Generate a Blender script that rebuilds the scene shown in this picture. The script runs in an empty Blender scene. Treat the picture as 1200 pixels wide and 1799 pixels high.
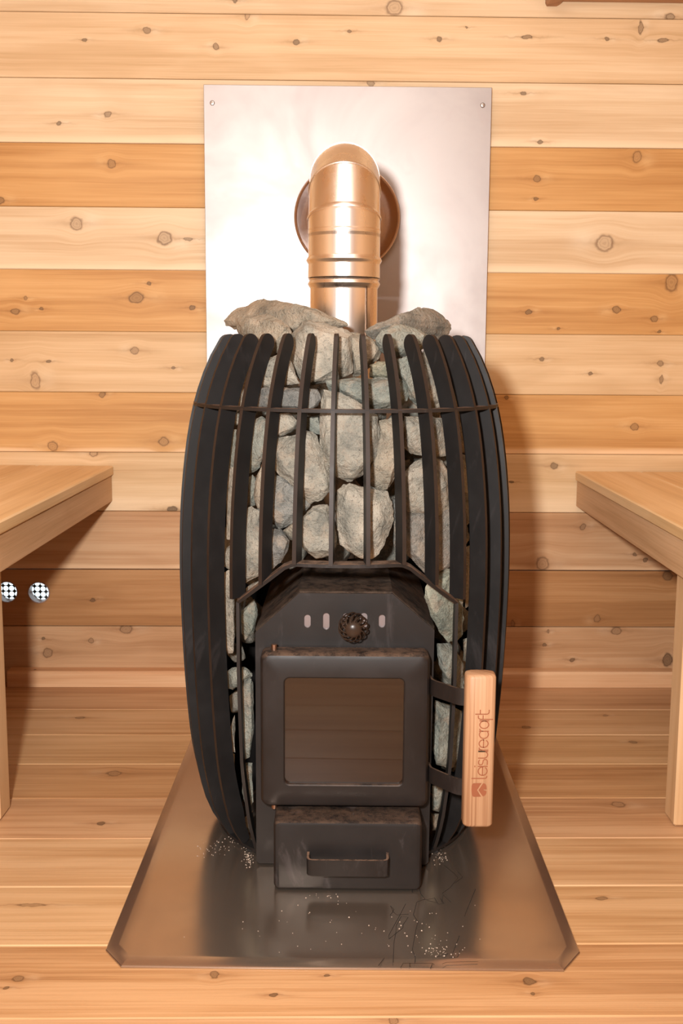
import bpy, bmesh, math, random
from mathutils import Vector, Matrix, noise
from math import pi, sin, cos, sqrt, radians

# ------------------------------------------------------------------ camera
PITCH, YAW, ROLL, FPX = 0.145658, 0.0044175, -0.0064099, 1932.2
H = 0.75142
WR = 0.0222565           # back wall and floor boards run 1.27 degrees off the camera's frame
ZW = 2.43                # distance to the back wall
scene = bpy.context.scene
COL = scene.collection
cy_, sy_ = cos(YAW), sin(YAW)
MZ = Matrix(((cy_, -sy_, 0), (sy_, cy_, 0), (0, 0, 1)))
cp_, sp_ = cos(-PITCH), sin(-PITCH)
MX = Matrix(((1, 0, 0), (0, cp_, -sp_), (0, sp_, cp_)))
cr_, sr_ = cos(ROLL), sin(ROLL)
MY = Matrix(((cr_, 0, sr_), (0, 1, 0), (-sr_, 0, cr_)))
M = MZ @ MX @ MY
CAM = Vector((0, 0, H))
cam = bpy.data.cameras.new('camera')
cam.sensor_fit = 'VERTICAL'
cam.sensor_height = 36.0
cam.sensor_width = 24.0
cam.lens = FPX / 1799.0 * 36.0
cam.clip_start = 0.02
camo = bpy.data.objects.new('camera', cam)
COL.objects.link(camo)
right, fwd, up = M @ Vector((1, 0, 0)), M @ Vector((0, 1, 0)), M @ Vector((0, 0, 1))
camo.matrix_world = Matrix(((right.x, up.x, -fwd.x, 0), (right.y, up.y, -fwd.y, 0),
                            (right.z, up.z, -fwd.z, H), (0, 0, 0, 1)))
scene.camera = camo

# ------------------------------------------------------------------ light
scene.view_settings.view_transform = 'Standard'
scene.view_settings.look = 'None'
scene.view_settings.gamma = 1.0
scene.view_settings.use_curve_mapping = False
scene.view_settings.exposure = 0.0
world = bpy.data.worlds.new('daylight')
scene.world = world
world.use_nodes = True
world.node_tree.nodes['Background'].inputs[0].default_value = (0.80, 0.93, 1.0, 1)
world.node_tree.nodes['Background'].inputs[1].default_value = 1.6


def area(name, loc, target, size, power, col, shape='DISK', size_y=None):
    l = bpy.data.lights.new(name, 'AREA')
    l.shape = shape
    l.size = size
    if size_y:
        l.size_y = size_y
    l.energy = power
    l.color = col
    o = bpy.data.objects.new(name, l)
    COL.objects.link(o)
    o.location = loc
    o.rotation_euler = (Vector(target) - Vector(loc)).to_track_quat('-Z', 'Y').to_euler()
    return o


area('camera_flash', (-0.16, -0.03, 0.90), (0.0, 1.9, 0.72), 0.08, 46.0, (1.0, 0.965, 0.93))
area('flash_bounce', (0.0, 1.40, 1.86), (0.0, 1.95, 0.0), 1.5, 16.5, (1.0, 0.96, 0.91), 'RECTANGLE', 1.1)


# ------------------------------------------------------------------ helpers
def ray(u, v):
    return M @ Vector(((u - 600) / FPX, 1, -(v - 899.5) / FPX))


def at_y(u, v, y):
    d = ray(u, v)
    return CAM + d * (y / d.y)


def at_z(u, v, z=0.0):
    d = ray(u, v)
    return CAM + d * ((z - H) / d.z)


WA = math.atan(WR)
cw, sw = cos(WA), sin(WA)


def wall_uv(u, v):
    """photograph point -> (along the wall, height) on the back wall"""
    d = ray(u, v)
    p = CAM + d * (ZW / (d.y - WR * d.x))
    return (p.x * cw + (p.y - ZW) * sw, p.z)


def floor_uv(u, v):
    p = at_z(u, v, 0.0)
    return (p.x * cw + (p.y - ZW) * sw, -p.x * sw + (p.y - ZW) * cw)


def link(name, me, mat=None, parent=None, smooth=False):
    o = bpy.data.objects.new(name, me)
    COL.objects.link(o)
    if mat is not None and len(me.materials) == 0:
        me.materials.append(mat)
    if smooth:
        for p in me.polygons:
            p.use_smooth = True
    if parent is not None:
        o.parent = parent
    return o


def mk(name, verts, faces, mat=None, parent=None, smooth=False, uv=None, sharp=None):
    me = bpy.data.meshes.new(name)
    me.from_pydata([tuple(v) for v in verts], [], faces)
    bm = bmesh.new()
    bm.from_mesh(me)
    bmesh.ops.recalc_face_normals(bm, faces=bm.faces)
    if uv:
        lay = bm.loops.layers.uv.new('UVMap')
        for f in bm.faces:
            for l in f.loops:
                l[lay].uv = uv(l.vert.co)
    bm.to_mesh(me)
    bm.free()
    if sharp is not None:
        smooth = True
        me.set_sharp_from_angle(angle=radians(sharp))
    o = link(name, me, mat, parent, smooth)
    return o


def empty(name, loc=(0, 0, 0), rz=0.0):
    o = bpy.data.objects.new(name, None)
    COL.objects.link(o)
    o.location = loc
    o.rotation_euler = (0, 0, rz)
    o.empty_display_size = 0.05
    return o


def tag(o, label, cat, group=None, kind=None):
    o['label'] = label
    o['category'] = cat
    if group:
        o['group'] = group
    if kind:
        o['kind'] = kind
    return o


def rrect(x0, x1, z0, z1, r, n=5):
    pts = []
    for cx, cz, a0 in ((x1 - r, z1 - r, 0), (x0 + r, z1 - r, 90), (x0 + r, z0 + r, 180), (x1 - r, z0 + r, 270)):
        for i in range(n + 1):
            a = radians(a0 + 90 * i / n)
            pts.append((cx + r * cos(a), cz + r * sin(a)))
    return pts


def loft(loops, close_first=False, close_last=False):
    """list of rings of 3-D points with equal counts -> verts, faces"""
    n = len(loops[0])
    verts = [p for lp in loops for p in lp]
    faces = []
    for k in range(len(loops) - 1):
        for i in range(n):
            j = (i + 1) % n
            faces.append((k * n + i, k * n + j, (k + 1) * n + j, (k + 1) * n + i))
    if close_first:
        faces.append(tuple(range(n)))
    if close_last:
        faces.append(tuple((len(loops) - 1) * n + i for i in range(n)))
    return verts, faces


def box(x0, x1, y0, y1, z0, z1, c=0.0):
    """box with all edges chamfered by c"""
    if c <= 0:
        v = [(x, y, z) for x in (x0, x1) for y in (y0, y1) for z in (z0, z1)]
        f = [(0, 1, 3, 2), (4, 6, 7, 5), (0, 4, 5, 1), (2, 3, 7, 6), (0, 2, 6, 4), (1, 5, 7, 3)]
        return v, f
    lps = []
    for y, i in ((y0, c), (y0 + c, 0), (y1 - c, 0), (y1, c)):
        a, b, d, e = x0 + i, x1 - i, z0 + i, z1 - i
        k = c if i == 0 else 0.0006
        lps.append([(a + k, y, d), (b - k, y, d), (b, y, d + k), (b, y, e - k), (b - k, y, e), (a + k, y, e), (a, y, e - k), (a, y, d + k)])
    return loft(lps, True, True)


def tube(path, r, n=8, closed=False):
    verts, faces = [], []
    m = len(path)
    P = [Vector(p) for p in path]
    prev = None
    for i, p in enumerate(P):
        a = P[(i - 1) % m] if (closed or i > 0) else p
        b = P[(i + 1) % m] if (closed or i < m - 1) else p
        t = (b - a).normalized()
        if prev is None:
            ref = Vector((0, 0, 1)) if abs(t.z) < 0.9 else Vector((1, 0, 0))
            u = t.cross(ref).normalized()
        else:
            u = (prev - t * prev.dot(t)).normalized()
        prev = u
        w = t.cross(u)
        rr = r[i] if isinstance(r, (list, tuple)) else r
        for k in range(n):
            a_ = 2 * pi * k / n
            verts.append(p + u * (rr * cos(a_)) + w * (rr * sin(a_)))
    for i in range(m if closed else m - 1):
        for k in range(n):
            j = (k + 1) % n
            i2 = (i + 1) % m
            faces.append((i * n + k, i * n + j, i2 * n + j, i2 * n + k))
    if not closed:
        faces.append(tuple(range(n)))
        faces.append(tuple((m - 1) * n + k for k in range(n)))
    return verts, faces


def merge(*vf):
    V, F = [], []
    for v, f in vf:
        o = len(V)
        V += list(v)
        F += [tuple(i + o for i in q) for q in f]
    return V, F


# ------------------------------------------------------------------ node helpers
def new_mat(name):
    m = bpy.data.materials.new(name)
    m.use_nodes = True
    nt = m.node_tree
    return m, nt, nt.nodes['Principled BSDF']


def N(nt, typ, **kw):
    n = nt.nodes.new(typ)
    for k, v in kw.items():
        setattr(n, k, v)
    return n


def mth(nt, op, a, b=None, clamp=False):
    n = nt.nodes.new('ShaderNodeMath')
    n.operation = op
    n.use_clamp = clamp
    for i, x in enumerate((a, b)):
        if x is None:
            continue
        if isinstance(x, (int, float)):
            n.inputs[i].default_value = x
        else:
            nt.links.new(x, n.inputs[i])
    return n.outputs[0]


def vmul(nt, vec, k, add=(0, 0, 0)):
    n = nt.nodes.new('ShaderNodeVectorMath')
    n.operation = 'MULTIPLY_ADD'
    nt.links.new(vec, n.inputs[0])
    n.inputs[1].default_value = k
    n.inputs[2].default_value = add
    return n.outputs[0]


def noise_n(nt, vec, scale, detail=3, rough=0.55, dist=0.0):
    n = nt.nodes.new('ShaderNodeTexNoise')
    n.inputs['Scale'].default_value = scale
    n.inputs['Detail'].default_value = detail
    n.inputs['Roughness'].default_value = rough
    n.inputs['Distortion'].default_value = dist
    if vec is not None:
        nt.links.new(vec, n.inputs['Vector'])
    return n.outputs[0]


def ramp(nt, fac, stops):
    n = nt.nodes.new('ShaderNodeValToRGB')
    e = n.color_ramp.elements
    while len(e) < len(stops):
        e.new(0.5)
    for el, (p, c) in zip(e, stops):
        el.position = p
        el.color = (*c, 1) if len(c) == 3 else c
    nt.links.new(fac, n.inputs[0])
    return n.outputs[0]


def smooth(nt, val, a, b, lo=0.0, hi=1.0):
    n = nt.nodes.new('ShaderNodeMapRange')
    n.interpolation_type = 'SMOOTHSTEP'
    nt.links.new(val, n.inputs[0])
    for i, x in enumerate((a, b, lo, hi)):
        n.inputs[i + 1].default_value = x
    return n.outputs[0]


def mix(nt, fac, a, b):
    n = nt.nodes.new('ShaderNodeMix')
    n.data_type = 'RGBA'
    for idx, x in ((0, fac), (6, a), (7, b)):
        if isinstance(x, (int, float)):
            n.inputs[idx].default_value = x
        elif isinstance(x, (tuple, list)):
            n.inputs[idx].default_value = (*x, 1)
        else:
            nt.links.new(x, n.inputs[idx])
    return n.outputs[2]


def bump(nt, h, strength, dist, bsdf):
    n = nt.nodes.new('ShaderNodeBump')
    n.inputs['Strength'].default_value = strength
    n.inputs['Distance'].default_value = dist
    nt.links.new(h, n.inputs['Height'])
    nt.links.new(n.outputs[0], bsdf.inputs['Normal'])


def knot_group():
    g = bpy.data.node_groups.new('knot', 'ShaderNodeTree')
    for nm, t in (('Vector', 'NodeSocketVector'), ('Center', 'NodeSocketVector'), ('Scale', 'NodeSocketVector'), ('Height', 'NodeSocketFloat')):
        g.interface.new_socket(nm, in_out='INPUT', socket_type=t)
    for nm in ('Warp', 'Core', 'Rim', 'Halo', 'Ring', 'Tail', 'Glow'):
        g.interface.new_socket(nm, in_out='OUTPUT', socket_type='NodeSocketFloat')
    i = g.nodes.new('NodeGroupInput')
    o = g.nodes.new('NodeGroupOutput')
    s = N(g, 'ShaderNodeVectorMath', operation='SUBTRACT')
    g.links.new(i.outputs[0], s.inputs[0])
    g.links.new(i.outputs[1], s.inputs[1])
    d = N(g, 'ShaderNodeVectorMath', operation='MULTIPLY')
    g.links.new(s.outputs[0], d.inputs[0])
    g.links.new(i.outputs[2], d.inputs[1])
    ln = N(g, 'ShaderNodeVectorMath', operation='LENGTH')
    g.links.new(d.outputs[0], ln.inputs[0])
    L = ln.outputs['Value']
    core = smooth(g, L, 0.62, 1.18, 1.0, 0.0)
    g.links.new(core, o.inputs['Core'])
    g.links.new(smooth(g, L, 0.52, 0.92), o.inputs['Rim'])
    ring = mth(g, 'SINE', mth(g, 'MULTIPLY', L, 17.0))
    g.links.new(ring, o.inputs['Ring'])
    e = mth(g, 'EXPONENT', mth(g, 'MULTIPLY', mth(g, 'MULTIPLY', L, L), -0.22))
    sep = N(g, 'ShaderNodeSeparateXYZ')
    g.links.new(s.outputs[0], sep.inputs[0])
    g.links.new(mth(g, 'MULTIPLY', mth(g, 'MULTIPLY', sep.outputs[1], e), -0.90), o.inputs['Warp'])
    h = vmul(g, d.outputs[0], (0.20, 0.62, 1))
    lh = N(g, 'ShaderNodeVectorMath', operation='LENGTH')
    g.links.new(h, lh.inputs[0])
    H2 = lh.outputs['Value']
    g.links.new(mth(g, 'EXPONENT', mth(g, 'MULTIPLY', mth(g, 'MULTIPLY', H2, H2), -1.3)), o.inputs['Halo'])
    tl = vmul(g, d.outputs[0], (0.22, 2.6, 1))
    lt = N(g, 'ShaderNodeVectorMath', operation='LENGTH')
    g.links.new(tl, lt.inputs[0])
    g.links.new(mth(g, 'EXPONENT', mth(g, 'MULTIPLY', lt.outputs['Value'], -1.5)), o.inputs['Tail'])
    gl_ = vmul(g, d.outputs[0], (0.55, 0.75, 1), (-1.15, 0.25, 0))
    lg = N(g, 'ShaderNodeVectorMath', operation='LENGTH')
    g.links.new(gl_, lg.inputs[0])
    g.links.new(mth(g, 'EXPONENT', mth(g, 'MULTIPLY', mth(g, 'MULTIPLY', lg.outputs['Value'], lg.outputs['Value']), -1.6)), o.inputs['Glow'])
    return g


KNOT = knot_group()
PALE = ((0.58, 0.405, 0.235), (0.69, 0.525, 0.335), (0.76, 0.610, 0.420))
MID = ((0.49, 0.310, 0.150), (0.61, 0.415, 0.225), (0.70, 0.505, 0.300))
ORNG = ((0.455, 0.230, 0.076), (0.575, 0.322, 0.120), (0.66, 0.397, 0.170))
DEEP = ((0.31, 0.142, 0.050), (0.40, 0.195, 0.074), (0.48, 0.255, 0.110))
RED = ((0.405, 0.215, 0.100), (0.51, 0.292, 0.148), (0.59, 0.370, 0.208))


def wood(name, cols, seed, knots=(), sap=None, lines=1.0, rough=0.52, lengthwise=1.0, thin=0.18):
    """cedar: grain stretched along U of the uv map (metres); knots = (u, v, half length, half height, darkness)"""
    m, nt, b = new_mat(name)
    uvn = N(nt, 'ShaderNodeUVMap')
    uv = uvn.outputs[0]
    wob = N(nt, 'ShaderNodeTexNoise')
    wob.inputs['Scale'].default_value = 5.0
    wob.inputs['Detail'].default_value = 3.0
    nt.links.new(vmul(nt, uv, (1, 3.2, 1), (seed * 3.1, seed * 1.7, 0)), wob.inputs['Vector'])
    w2 = vmul(nt, wob.outputs['Color'], (0.012, 0.0055, 0), (-0.006, -0.00275, 0))
    ad = N(nt, 'ShaderNodeVectorMath', operation='ADD')
    nt.links.new(uv, ad.inputs[0])
    nt.links.new(w2, ad.inputs[1])
    p = ad.outputs[0]
    fine = N(nt, 'ShaderNodeTexNoise')
    fine.inputs['Scale'].default_value = 75.0
    kw = vmul(nt, fine.outputs['Color'], (0.0110, 0.0085, 0), (-0.0055, -0.00425, 0))
    nt.links.new(uv, fine.inputs['Vector'])
    ad2 = N(nt, 'ShaderNodeVectorMath', operation='ADD')
    nt.links.new(p, ad2.inputs[0])
    nt.links.new(kw, ad2.inputs[1])
    sep = N(nt, 'ShaderNodeSeparateXYZ')
    nt.links.new(p, sep.inputs[0])
    vv = sep.outputs[1]
    ks = []
    for qi, (ku, kv, a, h, dk) in enumerate(knots):
        dk = min(1.0, dk + (0.30 if h < 0.0062 else 0.0))
        flip = -1 if (qi * 7 + int(seed * 3)) % 3 == 0 else 1
        g = N(nt, 'ShaderNodeGroup')
        g.node_tree = KNOT
        nt.links.new(ad2.outputs[0], g.inputs[0])
        g.inputs[1].default_value = (ku, kv, 0)
        g.inputs[2].default_value = (flip / a, (1 if qi % 2 else -1) / h, 0)
        ks.append((g, dk))
        vv = mth(nt, 'ADD', vv, g.outputs['Warp'])
    cmb = N(nt, 'ShaderNodeCombineXYZ')
    nt.links.new(sep.outputs[0], cmb.inputs[0])
    nt.links.new(vv, cmb.inputs[1])
    cmb.inputs[2].default_value = seed * 7.31
    gv = cmb.outputs[0]
    n1 = noise_n(nt, vmul(nt, gv, (0.9 * lengthwise, 15, 1)), 1.0, 3, 0.55, 0.3)
    n2 = noise_n(nt, vmul(nt, gv, (1.6 * lengthwise, 62, 1), (0, 0, 3)), 1.0, 3, 0.6, 0.2)
    n3 = noise_n(nt, vmul(nt, gv, (4.0 * lengthwise, 300, 1), (0, 0, 6)), 1.0, 2, 0.6)
    t = mth(nt, 'ADD', mth(nt, 'ADD', mth(nt, 'MULTIPLY', n1, 0.46), mth(nt, 'MULTIPLY', n2, 0.36 * lines)),
            mth(nt, 'ADD', mth(nt, 'MULTIPLY', n3, thin), (0.18 - thin) * 0.5))
    c = ramp(nt, t, [(0.385, cols[0]), (0.50, cols[1]), (0.61, cols[2])])
    if sap:
        v0, v1, sc = sap
        sn = mth(nt, 'ADD', vv, mth(nt, 'MULTIPLY', mth(nt, 'SUBTRACT', n1, 0.5), 0.03))
        c = mix(nt, mth(nt, 'MULTIPLY', smooth(nt, sn, v0, v1), 0.8), c, sc)
    blot = noise_n(nt, vmul(nt, uv, (2.6 * lengthwise, 9, 1), (seed * 0.7, seed, 0)), 1.0, 3, 0.5, 0.6)
    c = mix(nt, mth(nt, 'MULTIPLY', smooth(nt, blot, 0.50, 0.72), 0.40), c, cols[2])
    c = mix(nt, mth(nt, 'MULTIPLY', smooth(nt, blot, 0.47, 0.28), 0.40), c, cols[0])
    dark = tuple(x * k for x, k in zip(cols[0], (0.52, 0.42, 0.34)))
    lite = tuple(min(0.85, x * k) for x, k in zip(cols[2], (1.08, 1.16, 1.26)))
    for g, dk in ks:
        c = mix(nt, mth(nt, 'MULTIPLY', g.outputs['Glow'], 0.72), c, lite)
        c = mix(nt, mth(nt, 'MULTIPLY', g.outputs['Halo'], 0.30 + 0.15 * dk), c, cols[0])
        c = mix(nt, mth(nt, 'MULTIPLY', g.outputs['Tail'], 0.45 + 0.35 * dk), c, dark)
    for g, dk in ks:
        cen = tuple(x * (0.92 - 0.5 * dk) for x in cols[1])
        cen = tuple(a_ * 0.74 + b_ * 0.26 for a_, b_ in zip(cen, (0.30 - 0.2 * dk, 0.17 - 0.12 * dk, 0.09 - 0.065 * dk)))
        rim = (0.115 - 0.075 * dk, 0.050 - 0.034 * dk, 0.020 - 0.013 * dk)
        rr = mth(nt, 'ADD', mth(nt, 'MULTIPLY', g.outputs['Rim'], 0.9), mth(nt, 'MULTIPLY', g.outputs['Ring'], 0.20), True)
        kc = mix(nt, rr, cen, rim)
        kmix = mth(nt, 'MULTIPLY', g.outputs['Core'], mth(nt, 'ADD', 0.66 + 0.2 * dk, mth(nt, 'MULTIPLY', n2, 0.45)), True)
        c = mix(nt, kmix, c, kc)
    nt.links.new(c, b.inputs['Base Color'])
    b.inputs['Roughness'].default_value = rough
    b.inputs['Specular IOR Level'].default_value = 0.28
    bump(nt, mth(nt, 'ADD', n2, n3), 0.22, 0.0012, b)
    return m


def paint_black(name, base=(0.0095, 0.0083, 0.0080), rough=0.54, dust=0.0, dustcol=(0.17, 0.105, 0.07), smear=0.0, seed=0.0, upward=True):
    m, nt, b = new_mat(name)
    tc = N(nt, 'ShaderNodeTexCoord')
    ob = tc.outputs['Object']
    n = noise_n(nt, vmul(nt, ob, (1, 1, 1), (seed, seed * 2, 0)), 14, 4, 0.6)
    c = mix(nt, smooth(nt, n, 0.35, 0.7), base, tuple(x * 1.35 for x in base))
    if smear:
        s = noise_n(nt, vmul(nt, ob, (30, 30, 11), (seed, 0, seed)), 1.0, 5, 0.65, 0.6)
        c = mix(nt, mth(nt, 'MULTIPLY', smooth(nt, s, 0.56, 0.74), smear), c, (0.10, 0.085, 0.085))
    if dust:
        geo = N(nt, 'ShaderNodeNewGeometry')
        sp = N(nt, 'ShaderNodeSeparateXYZ')
        nt.links.new(geo.outputs['Normal'], sp.inputs[0])
        d1 = noise_n(nt, ob, 55, 5, 0.7)
        d2 = noise_n(nt, ob, 600, 2, 0.7)
        msk = mth(nt, 'ADD', mth(nt, 'MULTIPLY', d1, 0.75), mth(nt, 'MULTIPLY', d2, 0.35))
        msk = smooth(nt, msk, 0.40, 0.66)
        upm = smooth(nt, sp.outputs[2], 0.25, 0.8)
        c = mix(nt, mth(nt, 'MULTIPLY', mth(nt, 'MULTIPLY', upm, msk), dust), c, dustcol)
    nt.links.new(c, b.inputs['Base Color'])
    b.inputs['Specular IOR Level'].default_value = 0.27
    nt.links.new(smooth(nt, n, 0.2, 0.8, rough - 0.07, rough + 0.09), b.inputs['Roughness'])
    bump(nt, noise_n(nt, ob, 900, 2), 0.10, 0.0004, b)
    return m


def steel(name, base, r0, r1, streak=(1, 1, 1), scale=8.0, tint=None, spots=0.0, metal=1.0):
    m, nt, b = new_mat(name)
    tc = N(nt, 'ShaderNodeTexCoord')
    ob = tc.outputs['Object']
    n = noise_n(nt, vmul(nt, ob, streak), scale, 5, 0.6, 0.4)
    c = mix(nt, smooth(nt, n, 0.35, 0.7), base, tint or tuple(x * 0.88 for x in base))
    if spots:
        s = noise_n(nt, ob, 16, 4, 0.6, 0.8)
        c = mix(nt, mth(nt, 'MULTIPLY', smooth(nt, s, 0.60, 0.75), spots), c, (0.40, 0.34, 0.33))
    nt.links.new(c, b.inputs['Base Color'])
    b.inputs['Metallic'].default_value = metal
    nt.links.new(smooth(nt, n, 0.3, 0.7, r0, r1), b.inputs['Roughness'])
    return m


# ------------------------------------------------------------------ setting: back wall
PX = 0.00127 * 0.99          # metres per photograph pixel on the wall
wz0, wpit = 1.33935317 * 1.08, 0.121686523 * 1.08
wall_lines = [wz0 - k * wpit for k in range(-4, 12)]


def kw_(u, v, r, el=1.25, dk=0.5):
    a = wall_uv(u, v)
    return (a[0], a[1], r * PX * el, r * PX, dk)


WK = {
    0: [kw_(1178, 29, 7), kw_(692, 14, 14, 1.1, 0.0), kw_(413, 0, 4)],
    1: [kw_(147, 70, 3), kw_(258, 53, 5.5), kw_(380, 82, 5.5, .9), kw_(433, 27, 8, .7, .1), kw_(519, 73, 4.5), kw_(615, 54, 3.5),
        kw_(771, 68, 4.5), kw_(820, 47, 2), kw_(925, 66, 3.5, 3, .3), kw_(1067, 68, 3.5), kw_(1125, 48, 11, .4), kw_(1165, 70, 4, 2.5, .3)],
    2: [kw_(650, 145, 5.5), kw_(189, 201, 5.5), kw_(103, 217, 3.2, 1.6), kw_(921, 163, 3, 2), kw_(949, 250, 4, 1.2)],
    3: [kw_(196, 288, 8, 1.0, .3), kw_(1119, 276, 11, .75, .1), kw_(943, 314, 6, 1.3), kw_(941, 350, 3), kw_(0, 353, 6)],
    4: [kw_(135, 393, 12, 1.0, .15), kw_(289, 419, 12, 1.05, .2), kw_(1062, 427, 15, 1.1, .05), kw_(330, 420, 3, 2.5, .3)],
    5: [kw_(26, 547, 6.5), kw_(73, 542, 3), kw_(240, 524, 10, 1.4, .4), kw_(337, 541, 4.5), kw_(262, 498, 3), kw_(46, 523, 3.5, 1.2, .1),
        kw_(930, 547, 4.5), kw_(1082, 544, 6.5), kw_(1149, 560, 5.5), kw_(1180, 497, 17, .7, .2), kw_(980, 577, 2.6), kw_(1159, 583, 3)],
    6: [kw_(236, 616, 7, 1.1, .3), kw_(305, 645, 3.5, 1.2), kw_(63, 668, 17, .55, .0), kw_(20, 633, 3), kw_(85, 636, 3, 1.6),
        kw_(952, 631, 4), kw_(1037, 656, 3.2), kw_(1160, 639, 5), kw_(1162, 667, 8, .4)],
    7: [kw_(180, 693, 5.5, .9), kw_(93, 783, 10, .95, .05), kw_(287, 776, 9.5, 1.0, .2), kw_(889, 698, 3.6, 1.1), kw_(1115, 750, 6.5, 1.2, .3)],
    8: [kw_(165, 796, 7, 1.1, .1), kw_(972, 818, 6.5, 1.05, .7), kw_(303, 895, 6, 1.6, 1.0), kw_(898, 848, 2.4, 2, .9)],
    9: [kw_(1024, 925, 6, 1.1, .5), kw_(953, 990, 13, .95, .0), kw_(1117, 974, 3, 1.5), kw_(1135, 985, 4.5)],
    10: [kw_(163, 1053, 4, 1.4), kw_(1048, 1087, 8, .8, .2), kw_(1173, 1012, 9, 1.2, .7), kw_(902, 1095, 7, .6)],
    11: [kw_(84, 1147, 9, 1.1, .3), kw_(160, 1125, 5.5, .9, .3), kw_(222, 1105, 9, 1.4, .3), kw_(76, 1123, 3), kw_(957, 1133, 3.5),
         kw_(1005, 1159, 4.5, 1.1), kw_(1084, 1108, 8, 1.3, .3), kw_(963, 1108, 4, .7, .2), kw_(1172, 1160, 14, .7, .8)],
}
PMID = ((0.55, 0.37, 0.195), (0.67, 0.48, 0.285), (0.75, 0.575, 0.37))
WCOL = {0: PALE, 1: PMID, 2: PALE, 3: ORNG, 4: PALE, 5: ORNG, 6: MID, 7: ORNG, 8: MID, 9: RED, 10: DEEP, 11: RED}
BR, BZ = 1.12, 0.79           # the cabin is a barrel lying on its side
wall = empty('wall_back', (0, ZW, 0), WA)
wall['kind'] = 'structure'
HOLES = [wall_uv(12, 1040), wall_uv(68, 1041)]
HR = 20 * PX
for i in range(len(wall_lines) - 1):
    k = i - 3
    zt, zb = wall_lines[i] - 0.0005, wall_lines[i + 1] + 0.0005
    if k == 11:
        zb = 0.0
    if k > 11:
        continue
    zb = max(zb, 0.0)
    zm = min(max((zt + zb) / 2, 0.05), 1.87)
    dz = max(0.0, min(abs(zt - BZ), abs(zb - BZ))) if (zt - BZ) * (zb - BZ) > 0 else 0.0
    if dz >= BR - 0.03:
        continue
    hw = sqrt(BR * BR - dz * dz) + 0.005
    sap = None
    if k in (7,):
        sap = (zb + 0.016, zb + 0.004, (0.80, 0.56, 0.34))
    if k in (4, 2):
        sap = (zb + 0.02, zb + 0.004, (0.84, 0.66, 0.45))
    if k == 8:
        sap = (zb + 0.045, zb + 0.02, (0.82, 0.62, 0.40))
    if k == 9:
        sap = (zb + 0.016, zb + 0.006, (0.74, 0.50, 0.30))
    wm = wood('cedar_wall_board_%d' % i, WCOL.get(k, MID if i % 2 else PALE), 11.0 + i * 1.37, WK.get(k, ()), sap)
    c = 0.0011
    uvf = lambda co: (co.x, co.z)
    if k != 10:
        prof = [(0.0, zb + c), (c, zb), (0.006, zb), (0.006, zb - 0.0005), (0.028, zb - 0.0005), (0.028, zt + 0.0005), (0.006, zt + 0.0005), (0.006, zt), (c, zt), (0.0, zt - c)]
        v, f = loft([[(x, y, z) for y, z in prof] for x in (-hw, hw)], True, True)
        mk('plank', v, f, wm, wall, uv=uvf)
    else:                         # the board with the two vent holes
        bm = bmesh.new()

        def ring(pts):
            vs = [bm.verts.new((x, 0.0, z)) for x, z in pts]
            for a in range(len(vs)):
                bm.edges.new((vs[a], vs[(a + 1) % len(vs)]))
            return vs
        outer = ring([(-hw, zb + c), (hw, zb + c), (hw, zt - c), (-hw, zt - c)])
        hs = [ring([(hx + HR * cos(a * pi / 16), hz + HR * sin(a * pi / 16)) for a in range(32)]) for hx, hz in HOLES]
        bmesh.ops.triangle_fill(bm, use_beauty=True, use_dissolve=False, edges=bm.edges[:])
        fr = bm.faces[:]
        ex = bmesh.ops.extrude_face_region(bm, geom=fr)
        for e in ex['geom']:
            if isinstance(e, bmesh.types.BMVert):
                e.co.y += 0.028
        bmesh.ops.recalc_face_normals(bm, faces=bm.faces)
        lay = bm.loops.layers.uv.new('UVMap')
        for fc in bm.faces:
            for l in fc.loops:
                l[lay].uv = uvf(l.vert.co)
        me = bpy.data.meshes.new('plank')
        bm.to_mesh(me)
        bm.free()
        link('plank', me, wm, wall)

# ------------------------------------------------------------------ setting: floor
FK = {}


def fk_(u, v, r, el=2.0, dk=0.5):
    a = floor_uv(u, v)
    s = 0.00105
    return (a[0], a[1], r * s * el * 0.75, r * s * 1.5, dk)


fknots = [fk_(140, 1261, 5, 2.6), fk_(200, 1359, 8, 2.2, .2), fk_(178, 1447, 5, 1.8, .8), fk_(923, 1278, 5, 2.2), fk_(1064, 1257, 4, 2),
          fk_(1113, 1304, 5, 2), fk_(1087, 1413, 8, 2.0, .2), fk_(32, 1720, 4, 2.4), fk_(378, 1712, 5, 1.6), fk_(481, 1748, 3, 2),
          fk_(690, 1791, 6, 1.3, .3), fk_(931, 1724, 5, 1.8, .8), fk_(938, 1746, 2.5, 1.4), fk_(10, 1735, 2.5, 2), fk_(574, 1713, 2, 2),
          fk_(1057, 1579, 3, 4, .2), fk_(55, 1590, 3, 9, -.1)]
floor = empty('floor', (0, ZW, 0), WA)
floor['kind'] = 'structure'
fpit = 0.143625482 * 1.08
f_first = 2.06327355 * 1.08 + 0.014 - ZW
fl_cols = [RED, RED, RED, RED, MID, MID, MID, MID, MID, MID]
prev_y = 0.03
edges = [0.03] + [f_first - k * fpit for k in range(0, 24)]
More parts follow.
